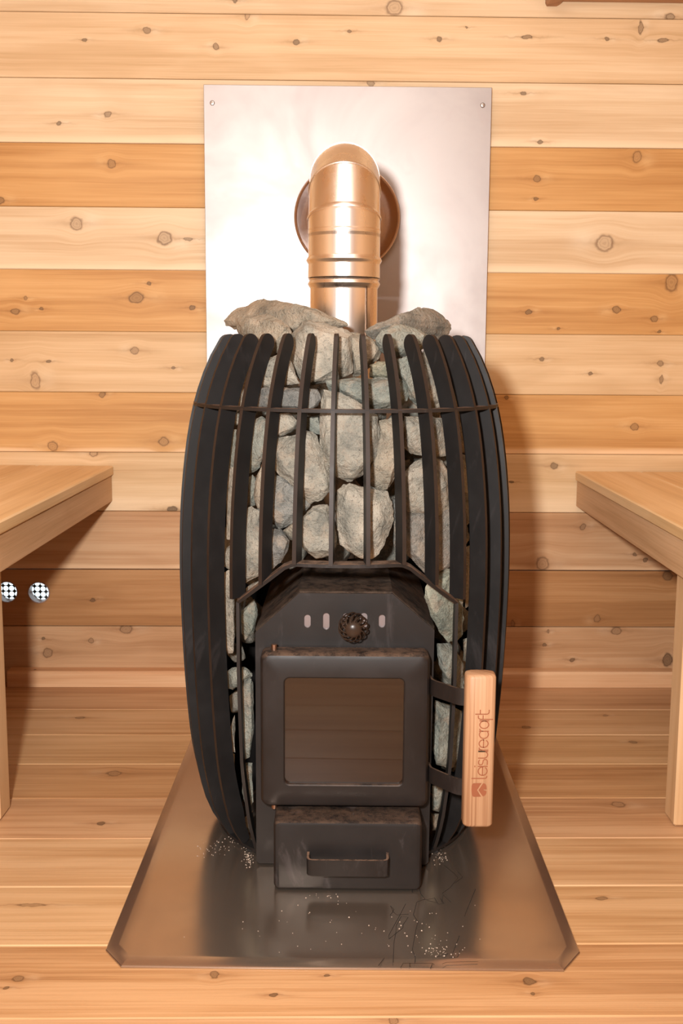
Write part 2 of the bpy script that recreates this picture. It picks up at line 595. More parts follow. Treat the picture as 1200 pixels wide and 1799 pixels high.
for i in range(len(edges) - 1):
    y1, y0 = edges[i] - 0.0007, edges[i + 1] + 0.0007
    ks = [q for q in fknots if y0 < q[1] < y1]
    base = [((0.385, 0.188, 0.082), (0.51, 0.280, 0.136), (0.61, 0.365, 0.196)), ((0.42, 0.216, 0.090), (0.545, 0.315, 0.150), (0.64, 0.40, 0.212)),
            ((0.41, 0.212, 0.084), (0.53, 0.308, 0.142), (0.63, 0.39, 0.200)), ((0.36, 0.172, 0.068), (0.485, 0.258, 0.112), (0.58, 0.335, 0.164))][i % 4]
    fm = wood('cedar_floor_board_%d' % i, base, 51 + i * 2.11, ks, None, 1.1, 0.42, 1.0, 0.30)
    c = 0.0016
    prof = [(y0 + c, 0.0), (y0, -c), (y0, -0.03), (y1, -0.03), (y1, -c), (y1 - c, 0.0)]
    hw = 0.795
    v, f = loft([[(x, y, z) for y, z in prof] for x in (-hw, hw)], True, True)
    mk('plank', v, f, fm, floor, uv=lambda co: (co.x, co.y))

# baseboard strip along the foot of the back wall
bb = empty('baseboard_back', (0, ZW, 0), WA)
bb['kind'] = 'structure'
bx0 = wall_uv(20, 1190)[0]
bx1 = wall_uv(1178, 1190)[0]
for (a, b_, s) in ((bx0, -0.02, 1), (-0.019, bx1, 2)):
    prof = [(-0.035, 0.0005), (-0.035, 0.031), (-0.031, 0.0365), (-0.0005, 0.0365), (-0.0005, 0.0005)]
    v, f = loft([[(x, y, z) for y, z in prof] for x in (a, b_)], True, True)
    kk = [(wall_uv(66, 1191)[0], 0.016, 0.004, 0.003, .9)] if s == 1 else []
    mk('strip', v, f, wood('cedar_baseboard_%d' % s, ((0.56, 0.29, 0.14), (0.66, 0.38, 0.20), (0.74, 0.47, 0.27)), 90 + s * 3.3, kk), bb,
       uv=lambda co: (co.x, co.z + co.y))

# ------------------------------------------------------------------ setting: barrel walls, ceiling, end behind the camera
stave_mats = [wood('cedar_stave_%d' % s, (MID, ORNG, RED)[s % 3], 130 + 5.7 * s) for s in range(4)]
wl, wr_, ce = empty('wall_left'), empty('wall_right'), empty('ceiling')
for o in (wl, wr_, ce):
    o['kind'] = 'structure'
a0 = math.degrees(math.acos(BZ / BR))
NST = 42
step = (360 - 2 * a0) / NST
sw_ = 2 * (BR) * math.tan(radians(step / 2))
c = 0.0015
prof = [(-sw_ / 2 + 0.0004 + c, 0.0), (-sw_ / 2 + 0.0004, -c), (-sw_ / 2 * (1 + 0.031 / BR), -0.03), (sw_ / 2 * (1 + 0.031 / BR), -0.03), (sw_ / 2 - 0.0004, -c), (sw_ / 2 - 0.0004 - c, 0.0)]
Y0, Y1 = -1.25, ZW + 0.03
v, f = loft([[(x, y, z) for x, z in prof] for y in (Y0, Y1)], True, True)
proto = []
for s in range(4):
    o_ = mk('stave', v, f, stave_mats[s], uv=lambda co: (co.y, co.x))
    proto.append(o_.data)
    bpy.data.objects.remove(o_)
for i in range(NST):
    ang = a0 + step * (i + 0.5)          # from straight down, clockwise towards the left
    a = radians(ang)
    o = bpy.data.objects.new('stave', proto[(i * 7) % 4])
    COL.objects.link(o)
    o.parent = wl if ang < 135 else (ce if ang < 225 else wr_)
    px, pz = -sin(a) * BR, BZ - cos(a) * BR
    zax = Vector((sin(a), 0, cos(a)))    # towards the axis
    yax = Vector((0, 1, 0))
    xax = yax.cross(zax)
    o.matrix_local = Matrix(((xax.x, 0, zax.x, px), (xax.y, 1, zax.y, 0), (xax.z, 0, zax.z, pz), (0, 0, 0, 1)))
wf = empty('wall_front')
wf['kind'] = 'structure'
for i in range(15):
    z0, z1 = i * 0.132, i * 0.132 + 0.131
    dz = 0 if z0 < BZ < z1 else min(abs(z0 - BZ), abs(z1 - BZ))
    if dz > BR - 0.02:
        continue
    hw = sqrt(BR * BR - dz * dz)
    v, f = box(-hw, hw, Y0 - 0.03, Y0, z0, z1, 0.0015)
    mk('plank', v, f, stave_mats[i % 4], wf, uv=lambda co: (co.x, co.z))

# ------------------------------------------------------------------ round vents low in the back wall
vent_pipe, nt, b = new_mat('vent_pipe_plastic')
b.inputs['Base Color'].default_value = (0.36, 0.24, 0.20, 1)
b.inputs['Roughness'].default_value = 0.35
vent_mesh_m = paint_black('vent_grille_dark', (0.03, 0.032, 0.03), 0.5)
VL = ['round vent hole with a bright grille at the far left edge, left of the two',
      'round vent hole with a bright dotted grille, right of the two under the left bench']
for n_, (hx, hz) in enumerate(HOLES):
    t = empty('round_vent', (0, ZW, 0), WA)
    tag(t, VL[n_], 'vent', 'round vents in the back wall')
    lps = []
    for r, y in ((HR - 0.0026, -0.0005), (HR - 0.0004, -0.0005), (HR - 0.0004, 0.0295), (HR - 0.0026, 0.0295), (HR - 0.0026, -0.0005)):
        lps.append([(hx + r * cos(a * pi / 16), y, hz + r * sin(a * pi / 16)) for a in range(32)])
    v, f = loft(lps)
    mk('vent_pipe', v, f, vent_pipe, t, sharp=40)
    P_, R_ = 0.01285, 0.0060
    V, F = [], []
    ox, oz = hx + 0.0022, hz + 0.0018
    for ix in range(-3, 4):
        for iz in range(-3, 4):
            cx, cz = ox + ix * P_, oz + iz * P_
            base_i = len(V)
            for k in range(16):
                a = pi / 8 * k
                s = 1 / max(abs(cos(a)), abs(sin(a)))
                for yy in (0.0300, 0.0310):
                    V.append((cx + R_ * cos(a), yy, cz + R_ * sin(a)))
                    V.append((cx + P_ / 2 * s * cos(a), yy, cz + P_ / 2 * s * sin(a)))
            for k in range(16):
                j = (k + 1) % 16
                q = [base_i + 4 * k, base_i + 4 * j]
                F.append((q[0], q[0] + 1, q[1] + 1, q[1]))
                F.append((q[0] + 2, q[1] + 2, q[1] + 3, q[0] + 3))
                F.append((q[0], q[1], q[1] + 2, q[0] + 2))
    mk('grille', V, F, vent_mesh_m, t)

# ------------------------------------------------------------------ heat shield, rail
shield_m = steel('shield_steel', (0.42, 0.39, 0.38), 0.42, 0.52, (1.2, 1, 1.2), 3.5, (0.375, 0.345, 0.34), 0.35)
sh = empty('heat_shield', (0, ZW, 0), WA)
tag(sh, 'large square sheet steel heat shield on the wall behind the flue pipe', 'heat shield')
off = 0.016
pl = []
for (u, v) in ((357.5, 149), (864.5, 153)):
    d = ray(u, v)
    p = CAM + d * ((ZW - off) / (d.y - WR * d.x))
    pl.append((p.x * cw + (p.y - ZW) * sw, p.z))
sx0, sx1, szt = pl[0][0], pl[1][0], (pl[0][1] + pl[1][1]) / 2
v, f = box(sx0, sx1, -off, -off + 0.003, szt - 0.914, szt, 0.0007)
mk('sheet', v, f, shield_m, sh)
scr_m = steel('screw_steel', (0.45, 0.42, 0.40), 0.3, 0.4)
for (u, vv) in ((373, 181), (848, 185)):
    d = ray(u, vv)
    p = CAM + d * ((ZW - off) / (d.y - WR * d.x))
    x, z = p.x * cw + (p.y - ZW) * sw, p.z
    lps = []
    for r, y in ((0.0052, -off), (0.0052, -off - 0.0008), (0.0040, -off - 0.0022), (0.0012, -off - 0.0026), (0.0010, -off - 0.0012)):
        lps.append([(x + r * cos(a * pi / 8), y, z + r * sin(a * pi / 8)) for a in range(16)])
    v, f = loft(lps, True, True)
    mk('screw', v, f, scr_m, sh, sharp=40)
for (x, z) in ((sx0 + .04, szt - .04), (sx1 - .04, szt - .04), (sx0 + .04, szt - .87), (sx1 - .04, szt - .87)):
    v, f = tube([(x, -off + 0.003, z), (x, -0.0003, z)], 0.008, 12)
    mk('spacer', v, f, scr_m, sh)

rail_m = wood('cedar_rail_dark', ((0.33, 0.165, 0.085), (0.42, 0.225, 0.120), (0.49, 0.28, 0.155)), 171.0)
rl = empty('wall_rail', (0, ZW, 0), WA)
tag(rl, 'reddish brown wooden rail with a rounded end bracket high on the wall', 'rail')
r0 = wall_uv(958, 0)[0]
rz = wall_uv(1080, 5)[1]
v, f = box(r0 + 0.03, 0.80, -0.036, -0.001, rz, rz + 0.09, 0.003)
mk('board', v, f, rail_m, rl, uv=lambda co: (co.x, co.z + co.y))
bz = wall_uv(970, 11.5)[1]
pr = [(r0, bz + 0.006), (r0 + 0.003, bz), (r0 + 0.024, bz), (r0 + 0.031, bz + 0.004), (r0 + 0.038, bz + 0.0125), (r0 + 0.040, bz + 0.10), (r0, bz + 0.10)]
v, f = loft([[(x, y, z) for x, z in pr] for y in (-0.052, -0.001)], True, True)
mk('bracket', v, f, rail_m, rl, uv=lambda co: (co.z, co.x + co.y))

# ------------------------------------------------------------------ benches
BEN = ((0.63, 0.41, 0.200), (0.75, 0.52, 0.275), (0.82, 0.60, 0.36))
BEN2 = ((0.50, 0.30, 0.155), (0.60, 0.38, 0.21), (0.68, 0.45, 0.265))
leg_m = wood('cedar_bench_leg', ((0.56, 0.33, 0.16), (0.66, 0.42, 0.22), (0.74, 0.50, 0.29)), 203)
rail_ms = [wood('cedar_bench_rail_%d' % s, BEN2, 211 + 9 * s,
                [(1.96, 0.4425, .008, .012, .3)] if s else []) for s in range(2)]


def bench(side, xf, w0, zt, label, s):
    t = empty('sauna_bench', (side * 0.8, 0.9, 0.0))
    tag(t, label, 'bench', 'benches along the side walls')

    def part(name, vf, m, uv=None):
        v, f = vf
        o = mk(name, [(x - side * 0.8, y - 0.9, z) for x, y, z in v], f, m, t, uv=uv)
        return o
    yend = ZW + WR * side * 0.5 - 0.003
    y0 = -0.95
    x = xf
    first = True
    n = 0
    lim = sqrt(BR ** 2 - (zt - BZ) ** 2) - 0.012
    while abs(x) < lim - 0.03:
        w = w0 if first else 0.142
        x2 = min(abs(x) + w, lim)
        a, b_ = sorted((x, side * x2))
        kn = {(0, 0): [], (1, 0): [(yend - .62, 0, .05, .010, -.1), (yend - .30, .03, .03, .006, -.1)]}.get((s, n), [])
        m = wood('cedar_bench_board_%d_%d' % (s, n), BEN, 231 + 13 * s + 3.1 * n,
                 [(u_ - 0.9, side * (abs(x) + w / 2) - side * 0.8 + v_, q, h_, d_) for u_, v_, q, h_, d_ in kn], None, 0.9, 0.45)
        v, f = box(a, b_, y0, yend, zt - 0.021, zt, 0.0025)
        part('seat_plank', (v, f), m, uv=lambda co: (co.y, co.x + co.z))
        x = side * (x2 + 0.003)
        first = False
        n += 1
    # front rail under the boards
    xr = xf + side * 0.004
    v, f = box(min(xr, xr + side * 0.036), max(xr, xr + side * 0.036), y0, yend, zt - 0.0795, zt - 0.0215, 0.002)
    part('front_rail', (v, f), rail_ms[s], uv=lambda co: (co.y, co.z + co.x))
    xl = side * (0.528 if side > 0 else 0.5515)
    xl2 = xl + side * 0.085
    for yl in (1.672, 0.35, -0.6):
        v, f = box(min(xl, xl2), max(xl, xl2), yl, yl + 0.053, 0.001, zt - 0.080, 0.003)
        part('leg', (v, f), leg_m, uv=lambda co: (co.z, co.x + co.y))
    for yl in (1.672, 0.35, -0.6):
        ext = sqrt(BR ** 2 - (zt - 0.06 - BZ) ** 2) - 0.02
        a, b_ = sorted((xr + side * 0.037, side * ext))
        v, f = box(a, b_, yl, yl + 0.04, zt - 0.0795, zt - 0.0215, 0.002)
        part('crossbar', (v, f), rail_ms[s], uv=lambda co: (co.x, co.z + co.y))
    return t


bench(-1, -0.5155, 0.166, 0.4967, 'cedar bench along the left wall above the round vents', 0)
bench(1, 0.5095, 0.1435, 0.4895, 'cedar bench along the right wall with a knotty front rail', 1)

# ------------------------------------------------------------------ hearth pad
pad_m = steel('hearth_steel', (0.50, 0.405, 0.325), 0.17, 0.235, (1, 1, 1), 5.0, (0.44, 0.35, 0.28), 0.0, 0.90)
pad = empty('hearth_pad', (0, 1.7, 0))
tag(pad, 'brushed steel hearth pad with clipped corners lying under the stove', 'hearth pad')
ch = [(-0.2995, 1.290), (-0.2725, 1.2527), (0.2705, 1.2527), (0.2985, 1.294), (0.2975, 2.13), (0.272, 2.165), (-0.272, 2.165), (-0.2985, 2.13)]
PZ = 0.0075


def inset(poly, d):
    n = len(poly)
    out = []
    for i in range(n):
        p0, p1, p2 = (Vector(poly[(i + k) % n]) for k in (-1, 0, 1))
        e1, e2 = (p1 - p0).normalized(), (p2 - p1).normalized()
        n1, n2 = Vector((-e1.y, e1.x)), Vector((-e2.y, e2.x))
        bis = (n1 + n2).normalized()
        out.append(tuple(p1 + bis * (d / max(0.3, bis.dot(n1)))))
    return out


lps = []
for d, z in ((0.0, 0.0006), (0.0, 0.0022), (0.0008, 0.0030), (0.0135, PZ - 0.0004), (0.0165, PZ)):
    lps.append([(x, y - 1.7, z) for x, y in inset(ch, d)])
v, f = loft(lps, True, True)
mk('steel_sheet', v, f, pad_m, pad, sharp=12)
scuff_m, nt, b = new_mat('scuff_dark')
b.inputs['Base Color'].default_value = (0.012, 0.009, 0.007, 1)
b.inputs['Roughness'].default_value = 0.6


def ribbon(pts, w, z):
    """flat strip of width w along floor points"""
    V, F = [], []
    P = [Vector((p[0], p[1])) for p in pts]
    for i, p in enumerate(P):
        a, b_ = P[max(i - 1, 0)], P[min(i + 1, len(P) - 1)]
        t = (b_ - a)
        t = t.normalized() if t.length > 0 else Vector((1, 0))
        nn = Vector((-t.y, t.x)) * (w / 2)
        V += [(*(p + nn), z), (*(p - nn), z)]
        if i:
            q = 2 * i
            F.append((q - 2, q - 1, q + 1, q))
    return V, F


SC = [[(430, 275), (428, 320), (450, 322)], [(510, 265), (530, 340), (580, 395), (480, 435), (460, 520), (442, 580), (495, 665), (470, 760), (430, 990), (465, 1080), (460, 1140)],
      [(560, 405), (600, 405), (690, 385), (730, 455), (770, 455), (800, 450), (755, 390)], [(600, 412), (715, 440)], [(775, 440), (790, 350), (880, 435)],
      [(780, 330), (870, 265), (965, 150), (930, 105), (800, 0)], [(930, 210), (1020, 140), (960, 75)],
      [(170, 590), (215, 520), (175, 480), (205, 545), (245, 583), (385, 575)], [(350, 455), (300, 555), (155, 820), (155, 865), (320, 735), (320, 700), (380, 612), (300, 600), (240, 710), (240, 770), (215, 900), (205, 1140)],
      [(290, 1205), (320, 1150), (670, 1150), (685, 1170)], [(640, 1215), (665, 1155)], [(400, 1150), (400, 1195)], [(780, 1160), (830, 1138), (1200, 1130)],
      [(720, 1075), (850, 1035), (800, 1085)], [(905, 1030), (980, 830)], [(870, 1078), (960, 1078), (990, 1000)], [(30, 1180), (100, 1090)], [(1040, 600), (1080, 500), (1170, 280)]]
vf = []
for ln in SC:
    pts = []
    for (x, y) in ln:
        p = at_z(660 + x / 6.667, 1520 + y / 6.667, PZ)
        pts.append((p.x, p.y - 1.7))
    vf.append(ribbon(pts, 0.00065, PZ + 0.0003))
v, f = merge(*vf)
mk('scratch_marks', v, f, scuff_m, pad)
# stone crumbs fallen beside the firebox
random.seed(5)
crumb_m, nt, b = new_mat('crumb_stone')
b.inputs['Base Color'].default_value = (0.52, 0.42, 0.34, 1)
b.inputs['Roughness'].default_value = 0.8
vf = []
for (u, v_, su, sv, n) in ((436, 1508, 7, 14, 60), (775, 1505, 10, 12, 45), (380, 1490, 30, 14, 45), (770, 1675, 30, 14, 60), (580, 1570, 40, 9, 22), (600, 1630, 170, 50, 45), (760, 1640, 60, 30, 25), (420, 1475, 20, 10, 30)):
    for k in range(n):
        p = at_z(random.gauss(u, su * .7), random.gauss(v_, sv * .7), PZ)
        if abs(p.x) > 0.27 or p.y < 1.27 or (abs(p.x) < 0.132 and p.y > 1.50) or (-0.1 < p.x < 0.11 and p.y > 1.43):
            continue
        r = random.uniform(0.0004, 0.0012)
        q = [Vector((random.uniform(.6, 1.3), 0, 0)) for _ in range(4)]
        vs = [(p.x + r * q[i].x * cos(i * 2.1 + k), p.y + r * q[i].x * sin(i * 2.1 + k), PZ + 0.0001) for i in range(3)] + [(p.x, p.y, PZ + r * 1.1)]
        vf.append((vs, [(0, 1, 2), (0, 1, 3), (1, 2, 3), (2, 0, 3)]))
v, f = merge(*vf)
cr = mk('stone_crumbs', v, f, crumb_m)
tag(cr, 'scattered pale stone crumbs on the steel hearth pad', 'crumbs', None, 'stuff')

# ------------------------------------------------------------------ stove
AX, AY = -0.002, 1.70
RP = [(0.008, 0.196), (0.02, 0.2055), (0.05, 0.2205), (0.08, 0.230), (0.14, 0.2420), (0.20, 0.2480), (0.27, 0.2525), (0.35, 0.2555), (0.42, 0.2568),
      (0.50, 0.2550), (0.56, 0.2505), (0.62, 0.2430), (0.67, 0.2330), (0.71, 0.2205), (0.74, 0.2080), (0.765, 0.1945), (0.785, 0.180)]


def Rz(z):
    if z <= RP[0][0]:
        return RP[0][1]
    for i in range(len(RP) - 1):
        z0, r0_ = RP[i]
        z1, r1_ = RP[i + 1]
        if z <= z1:
            a = RP[max(i - 1, 0)]
            d = RP[min(i + 2, len(RP) - 1)]
            t = (z - z0) / (z1 - z0)
            m0 = (r1_ - a[1]) / (z1 - a[0]) * (z1 - z0)
            m1 = (d[1] - r0_) / (d[0] - z0) * (z1 - z0)
            return ((2 * t ** 3 - 3 * t ** 2 + 1) * r0_ + (t ** 3 - 2 * t ** 2 + t) * m0 + (-2 * t ** 3 + 3 * t ** 2) * r1_ + (t ** 3 - t ** 2) * m1)
    return RP[-1][1]


SD, ST = 0.0265, 0.0056       # slat depth and thickness
blk = paint_black('black_paint_slats', smear=0.16, seed=2.0)
blk_edge = paint_black('slat_edge_brown', (0.020, 0.0128, 0.0094), 0.48, seed=3.0)  # lighter, browner colour for the narrow edge faces of the slats
blk_plate = paint_black('black_paint_front', (0.0115, 0.0086, 0.0075), 0.5, 0.75, smear=0.25, seed=5.0)
blk_door = paint_black('black_paint_door', (0.0125, 0.0092, 0.0080), 0.47, 0.55, smear=0.12, seed=8.0)
blk_drawer = paint_black('black_paint_drawer', (0.0100, 0.0076, 0.0068), 0.5, 0.35, smear=0.5, seed=12.0)
blk_dusty = paint_black('black_paint_dusty', (0.0130, 0.0098, 0.0084), 0.55, 0.95, (0.20, 0.125, 0.085), 0.2, 15.0)

blk_box = paint_black('black_paint_firebox', (0.0130, 0.0100, 0.0088), 0.55, 0.55, (0.15, 0.098, 0.068), 0.2, 19.0)
stove = empty('wood_stove', (AX, AY, 0.0))
tag(stove, 'black barrel-shaped wood stove with a slatted cage full of grey stones', 'stove')


def spart(name, vf, m, parent=None, sharp=None, **kw):
    v, f = vf
    p = stove if parent is None else parent
    return mk(name, [(a[0] - AX, a[1] - AY, a[2]) for a in v], f, m, p, sharp=sharp, **kw)


def slat_mesh(zbot, cut=None, lean=0.0):
    """fin in the radial plane: x = radius, z up, thickness along y; rounded top"""
    ztop = 0.781
    n = 30
    out, inn = [], []
    for i in range(n + 1):
        z = zbot + (ztop - 0.012 - zbot) * i / n
        r = Rz(z)
        dr = (Rz(z + 0.004) - Rz(z - 0.004)) / 0.008
        nx, nz = -1 / sqrt(1 + dr * dr), dr / sqrt(1 + dr * dr)
        out.append((r, z))
        dd = SD
        if zbot < 0.05 and z < 0.06:
            dd = SD * (0.55 + 0.45 * (z - zbot) / (0.06 - zbot))
        ii = (r + nx * dd, z + nz * dd)
        inn.append((ii[0], max(ii[1], zbot)))
    # rounded tip
    o1, i1 = Vector(out[-1]), Vector(inn[-1])
    c0 = (o1 + i1) / 2
    ax_ = (o1 - i1) / 2
    ay_ = Vector((-ax_.y, ax_.x))
    tip = [tuple(c0 + ax_ * cos(a) + ay_ * sin(a)) for a in [pi * k / 9 for k in range(1, 9)]]
    pts = out + tip + inn[::-1]
    if cut:
        pts = [(x, max(z, cut(x))) for x, z in pts]
    h = ST / 2
    V = [(x, -h, z) for x, z in pts] + [(x, h, z) for x, z in pts]
    m = len(pts)
    F = [(i, (i + 1) % m, m + (i + 1) % m, m + i) for i in range(m)]
    k = len(out) - 1
    # side faces as quads between outer and inner runs plus tip fan
    for s in (0, m):
        for i in range(n):
            F.append((s + i, s + i + 1, s + m - 2 - i, s + m - 1 - i))
        F.append(tuple(s + j for j in range(n, n + 10)))
    return V, F


shared = {}
for i in range(32):
    ang = (i + 0.5) * 11.25
    da = ang if ang <= 180 else ang - 360
    ad_ = abs(da)
    key = 'full'
    zb = 0.012
    if ad_ < 20:
        key, zb = 'short', 0.4660
    elif ad_ < 30:
        key, zb = 'mid', 0.4345
    elif ad_ < 42:
        key, zb = 'corner', 0.408
    if key not in shared:
        V, F = slat_mesh(zb)
        o = mk('slat', V, F, blk, stove, sharp=35)
        o.data.materials.append(blk_edge)
        for p_ in o.data.polygons:
            if abs(p_.normal.y) < 0.5:
                p_.material_index = 1
        shared[key] = o.data
    else:
        o = bpy.data.objects.new('slat', shared[key])
        COL.objects.link(o)
        o.parent = stove
    o.rotation_euler = (0, 0, radians(da + 1.5 - 90))


def hoop(z, th, r_out, r_in, name, m):
    lps = []
    for r, zz in ((r_out, z - th / 2), (r_out, z + th / 2), (r_in, z + th / 2), (r_in, z - th / 2), (r_out, z - th / 2)):
        lps.append([(AX + r * cos(a * pi / 48), AY + r * sin(a * pi / 48), zz) for a in range(96)])
    spart(name, loft(lps), m, sharp=40)


hoop(0.6715, 0.0048, 0.2325, 0.2150, 'hoop', blk_dusty)
hoop(0.0135, 0.0050, 0.2010, 0.1840, 'bottom_hoop', blk)


# arch frame round the firebox opening: a flat bar bent in the plane of the front
def cage_y(x, z, extra=0.0):
    r = Rz(z) + extra
    return AY - sqrt(max(r * r - (x - AX) ** 2, 0.0001))


path = []
zl = [0.016 + (0.404 - 0.016) * i / 18 for i in range(19)]
LX = [(0.016, -0.1300), (0.075, -0.1390), (0.16, -0.1470), (0.286, -0.1500), (0.404, -0.1500)]


def lerp_tab(tab, z):
    for (a, b_), (c_, d_) in zip(tab, tab[1:]):
        if z <= c_:
            return b_ + (d_ - b_) * (z - a) / (c_ - a)
    return tab[-1][1]


left = [(lerp_tab(LX, z), z) for z in zl]
diag = [(-0.1500 + (0.1500 - 0.0785) * t, 0.404 + (0.4640 - 0.404) * t) for t in (0.2, 0.4, 0.6, 0.8, 0.93)]
diag += [(-0.0735, 0.4645)]
top = [(x, 0.4655) for x in (-0.066, -0.05, -0.03, -0.01, 0.01, 0.03, 0.05, 0.070)]
rdiag = [(-x + 0.004, z) for x, z in diag[::-1]]
rleft = [(-x + 0.005, z) for x, z in left[::-1]]
path = left + diag + top + rdiag + rleft
lps = []
BW, BT = 0.027, 0.0046
for i, (x, z) in enumerate(path):
    a, b_ = path[max(i - 1, 0)], path[min(i + 1, len(path) - 1)]
    t = Vector((b_[0] - a[0], b_[1] - a[1])).normalized()
    nn = Vector((-t.y, t.x)) * (BT / 2)
    y0 = cage_y(x, z) + 0.002
    dep = BW if z > 0.05 else BW * 0.6
    lps.append([(x - nn.x, y0, z - nn.y), (x + nn.x, y0, z + nn.y), (x + nn.x, y0 + dep, z + nn.y), (x - nn.x, y0 + dep, z - nn.y)])
spart('arch_frame', loft(lps, True, True), blk_dusty, sharp=25)

# firebox body
FBY = 1.514
OCT = [(-0.1288, 0.010), (-0.1288, 0.357), (-0.066, 0.4152), (0.066, 0.4155), (0.127, 0.3625), (0.1245, 0.010)]


def oct_ring(d, y):
    q = inset(OCT[::-1], d)
    return [(x, y, z) for x, z in q]


spart('firebox', loft([oct_ring(0.010, FBY + 0.004), oct_ring(0.0045, FBY + 0.0055), oct_ring(0.0012, FBY + 0.0095), oct_ring(0.0, FBY + 0.017),
                       oct_ring(0.0, 1.88)], True, True), blk_box, sharp=28)


# front plate with air slots
def holed_plate(outer, holes, y0, y1):
    bm = bmesh.new()

    def ring(pts):
        vs = [bm.verts.new((x, y0, z)) for x, z in pts]
        for a in range(len(vs)):
            bm.edges.new((vs[a], vs[(a + 1) % len(vs)]))
    ring(outer)
    for h in holes:
        ring(h)
    bmesh.ops.triangle_fill(bm, use_beauty=True, use_dissolve=False, edges=bm.edges[:])
    ex = bmesh.ops.extrude_face_region(bm, geom=bm.faces[:])
    for e in ex['geom']:
        if isinstance(e, bmesh.types.BMVert):
            e.co.y += y1 - y0
    bm.verts.ensure_lookup_table()
    V = [tuple(v.co) for v in bm.verts]
    for i, v_ in enumerate(bm.verts):
        v_.index = i
    F = [tuple(v_.index for v_ in f_.verts) for f_ in bm.faces]
    bm.free()
    return V, F


slots = [(-0.0539, 0.3734, 0.0093, 0.0190), (-0.0274, 0.3734, 0.0093, 0.0242), (0.0005, 0.3734, 0.0093, 0.0242), (0.0255, 0.3740, 0.0105, 0.0242), (0.0513, 0.3742, 0.0093, 0.0188)]
hol = [rrect(x - w / 2, x + w / 2, z - h / 2, z + h / 2, w / 2 - 0.0002, 4) for x, z, w, h in slots]
pl_out = [(-0.1275, 0.0145), (-0.1275, 0.3562), (-0.0655, 0.4138), (0.0655, 0.4140), (0.1257, 0.3617), (0.1233, 0.0145), (0.119, 0.0105), (-0.123, 0.0105)]
spart('front_plate', holed_plate(pl_out, hol, FBY - 0.0015, FBY + 0.0022), blk_plate)
slider_m = steel('damper_steel', (0.25, 0.215, 0.215), 0.40, 0.50)
v, f = box(-0.064, 0.066, FBY + 0.0025, FBY + 0.0037, 0.358, 0.390)
spart('air_slider', (v, f), slider_m)

# spiral coil knob of the air slider
bronze = paint_black('dark_bronze', (0.030, 0.018, 0.012), 0.33)
kc = Vector((0.0108, 1.4895, 0.3712))
kr = 0.0205
knob = spart('air_knob', tube([kc + Vector((0, 0.028, 0)), kc + Vector((0, -0.010, 0))], 0.004, 10), bronze, sharp=40)
vf = []
for k in range(12):
    ph = 2 * pi * k / 12
    pts = []
    for i in range(19):
        t = 0.42 + (2.75 - 0.42) * i / 18
        a = ph - 1.75 * (i / 18)
        pts.append(kc + Vector((kr * sin(t) * cos(a), -0.0165 * cos(t), kr * sin(t) * sin(a))))
    vf.append(tube(pts, 0.00105, 6))
v, f = merge(*vf)
mk('spiral_wire', [(a[0] - AX, a[1] - AY, a[2]) for a in v], f, bronze, knob, smooth=True)
lps = []
for t in range(0, 9):
    a = pi / 2 * (1 - t / 8.0)
    r = max(0.0118 * sin(a) if t else 0.0118, 0.0003)
    y = kc.y - 0.0125 - 0.0065 * cos(a)
    lps.append([(kc.x + r * cos(q * pi / 12), y, kc.z + r * sin(q * pi / 12)) for q in range(24)])
v, f = loft(lps, True, True)
mk('button', [(a[0] - AX, a[1] - AY, a[2]) for a in v], f, bronze, knob, sharp=50)
lps = []
for (r, y) in ((0.012, 0.0155), (0.012, 0.019), (0.004, 0.019)):
    lps.append([(kc.x + r * cos(q * pi / 12), kc.y + y, kc.z + r * sin(q * pi / 12)) for q in range(24)])
v, f = loft(lps, True, True)
mk('collar', [(a[0] - AX, a[1] - AY, a[2]) for a in v], f, bronze, knob)

# door
dx0, dx1, dz0, dz1 = -0.1180, 0.1180, 0.1135, 0.3375
DYF, DYB = 1.4730, FBY - 0.003
gx0, gx1, gz0, gz1 = -0.0842, 0.0820, 0.1475, 0.3025


def rr3(x0, x1, z0, z1, r, y, n=5):
    return [(x, y, z) for x, z in rrect(x0, x1, z0, z1, r, n)]


lps = []
for d, y, r in ((0.006, DYB, 0.006), (0.0, DYB - 0.004, 0.010), (0.0, DYF + 0.010, 0.011), (0.0012, DYF + 0.005, 0.011), (0.0040, DYF + 0.0016, 0.010), (0.0090, DYF, 0.008)):
    lps.append(rr3(dx0 + d, dx1 - d, dz0 + d, dz1 - d, r, y))
lps += [rr3(gx0 - 0.0015, gx1 + 0.0015, gz0 - 0.0015, gz1 + 0.0015, 0.0085, DYF), rr3(gx0, gx1, gz0, gz1, 0.0075, DYF + 0.001), rr3(gx0, gx1, gz0, gz1, 0.0075, DYF + 0.012)]
door = spart('door', loft(lps, True, False), blk_door, sharp=30)
gl, nt, b = new_mat('door_glass')
b.inputs['Base Color'].default_value = (0.045, 0.024, 0.015, 1)
b.inputs['Roughness'].default_value = 0.035
b.inputs['IOR'].default_value = 1.50
b.inputs['Transmission Weight'].default_value = 0.55
tcn = N(nt, 'ShaderNodeTexCoord')
v, f = loft([rr3(gx0 - 0.0, gx1 + 0.0, gz0, gz1, 0.0075, DYF + 0.0065), rr3(gx0, gx1, gz0, gz1, 0.0075, DYF + 0.0105)], True, True)
mk('glass_pane', [(a[0] - AX, a[1] - AY, a[2]) for a in v], f, gl, door)
brass = steel('hinge_pin_metal', (0.36, 0.22, 0.15), 0.35, 0.45)
for (z0, z1) in ((dz1 - 0.002, dz1 + 0.0078), (dz0 - 0.0085, dz0 + 0.002)):
    v, f = tube([(-0.0995, 1.492, z0), (-0.0995, 1.492, z1)], 0.0042, 12)
    mk('hinge_pin', [(a[0] - AX, a[1] - AY, a[2]) for a in v], f, brass, door, sharp=40)

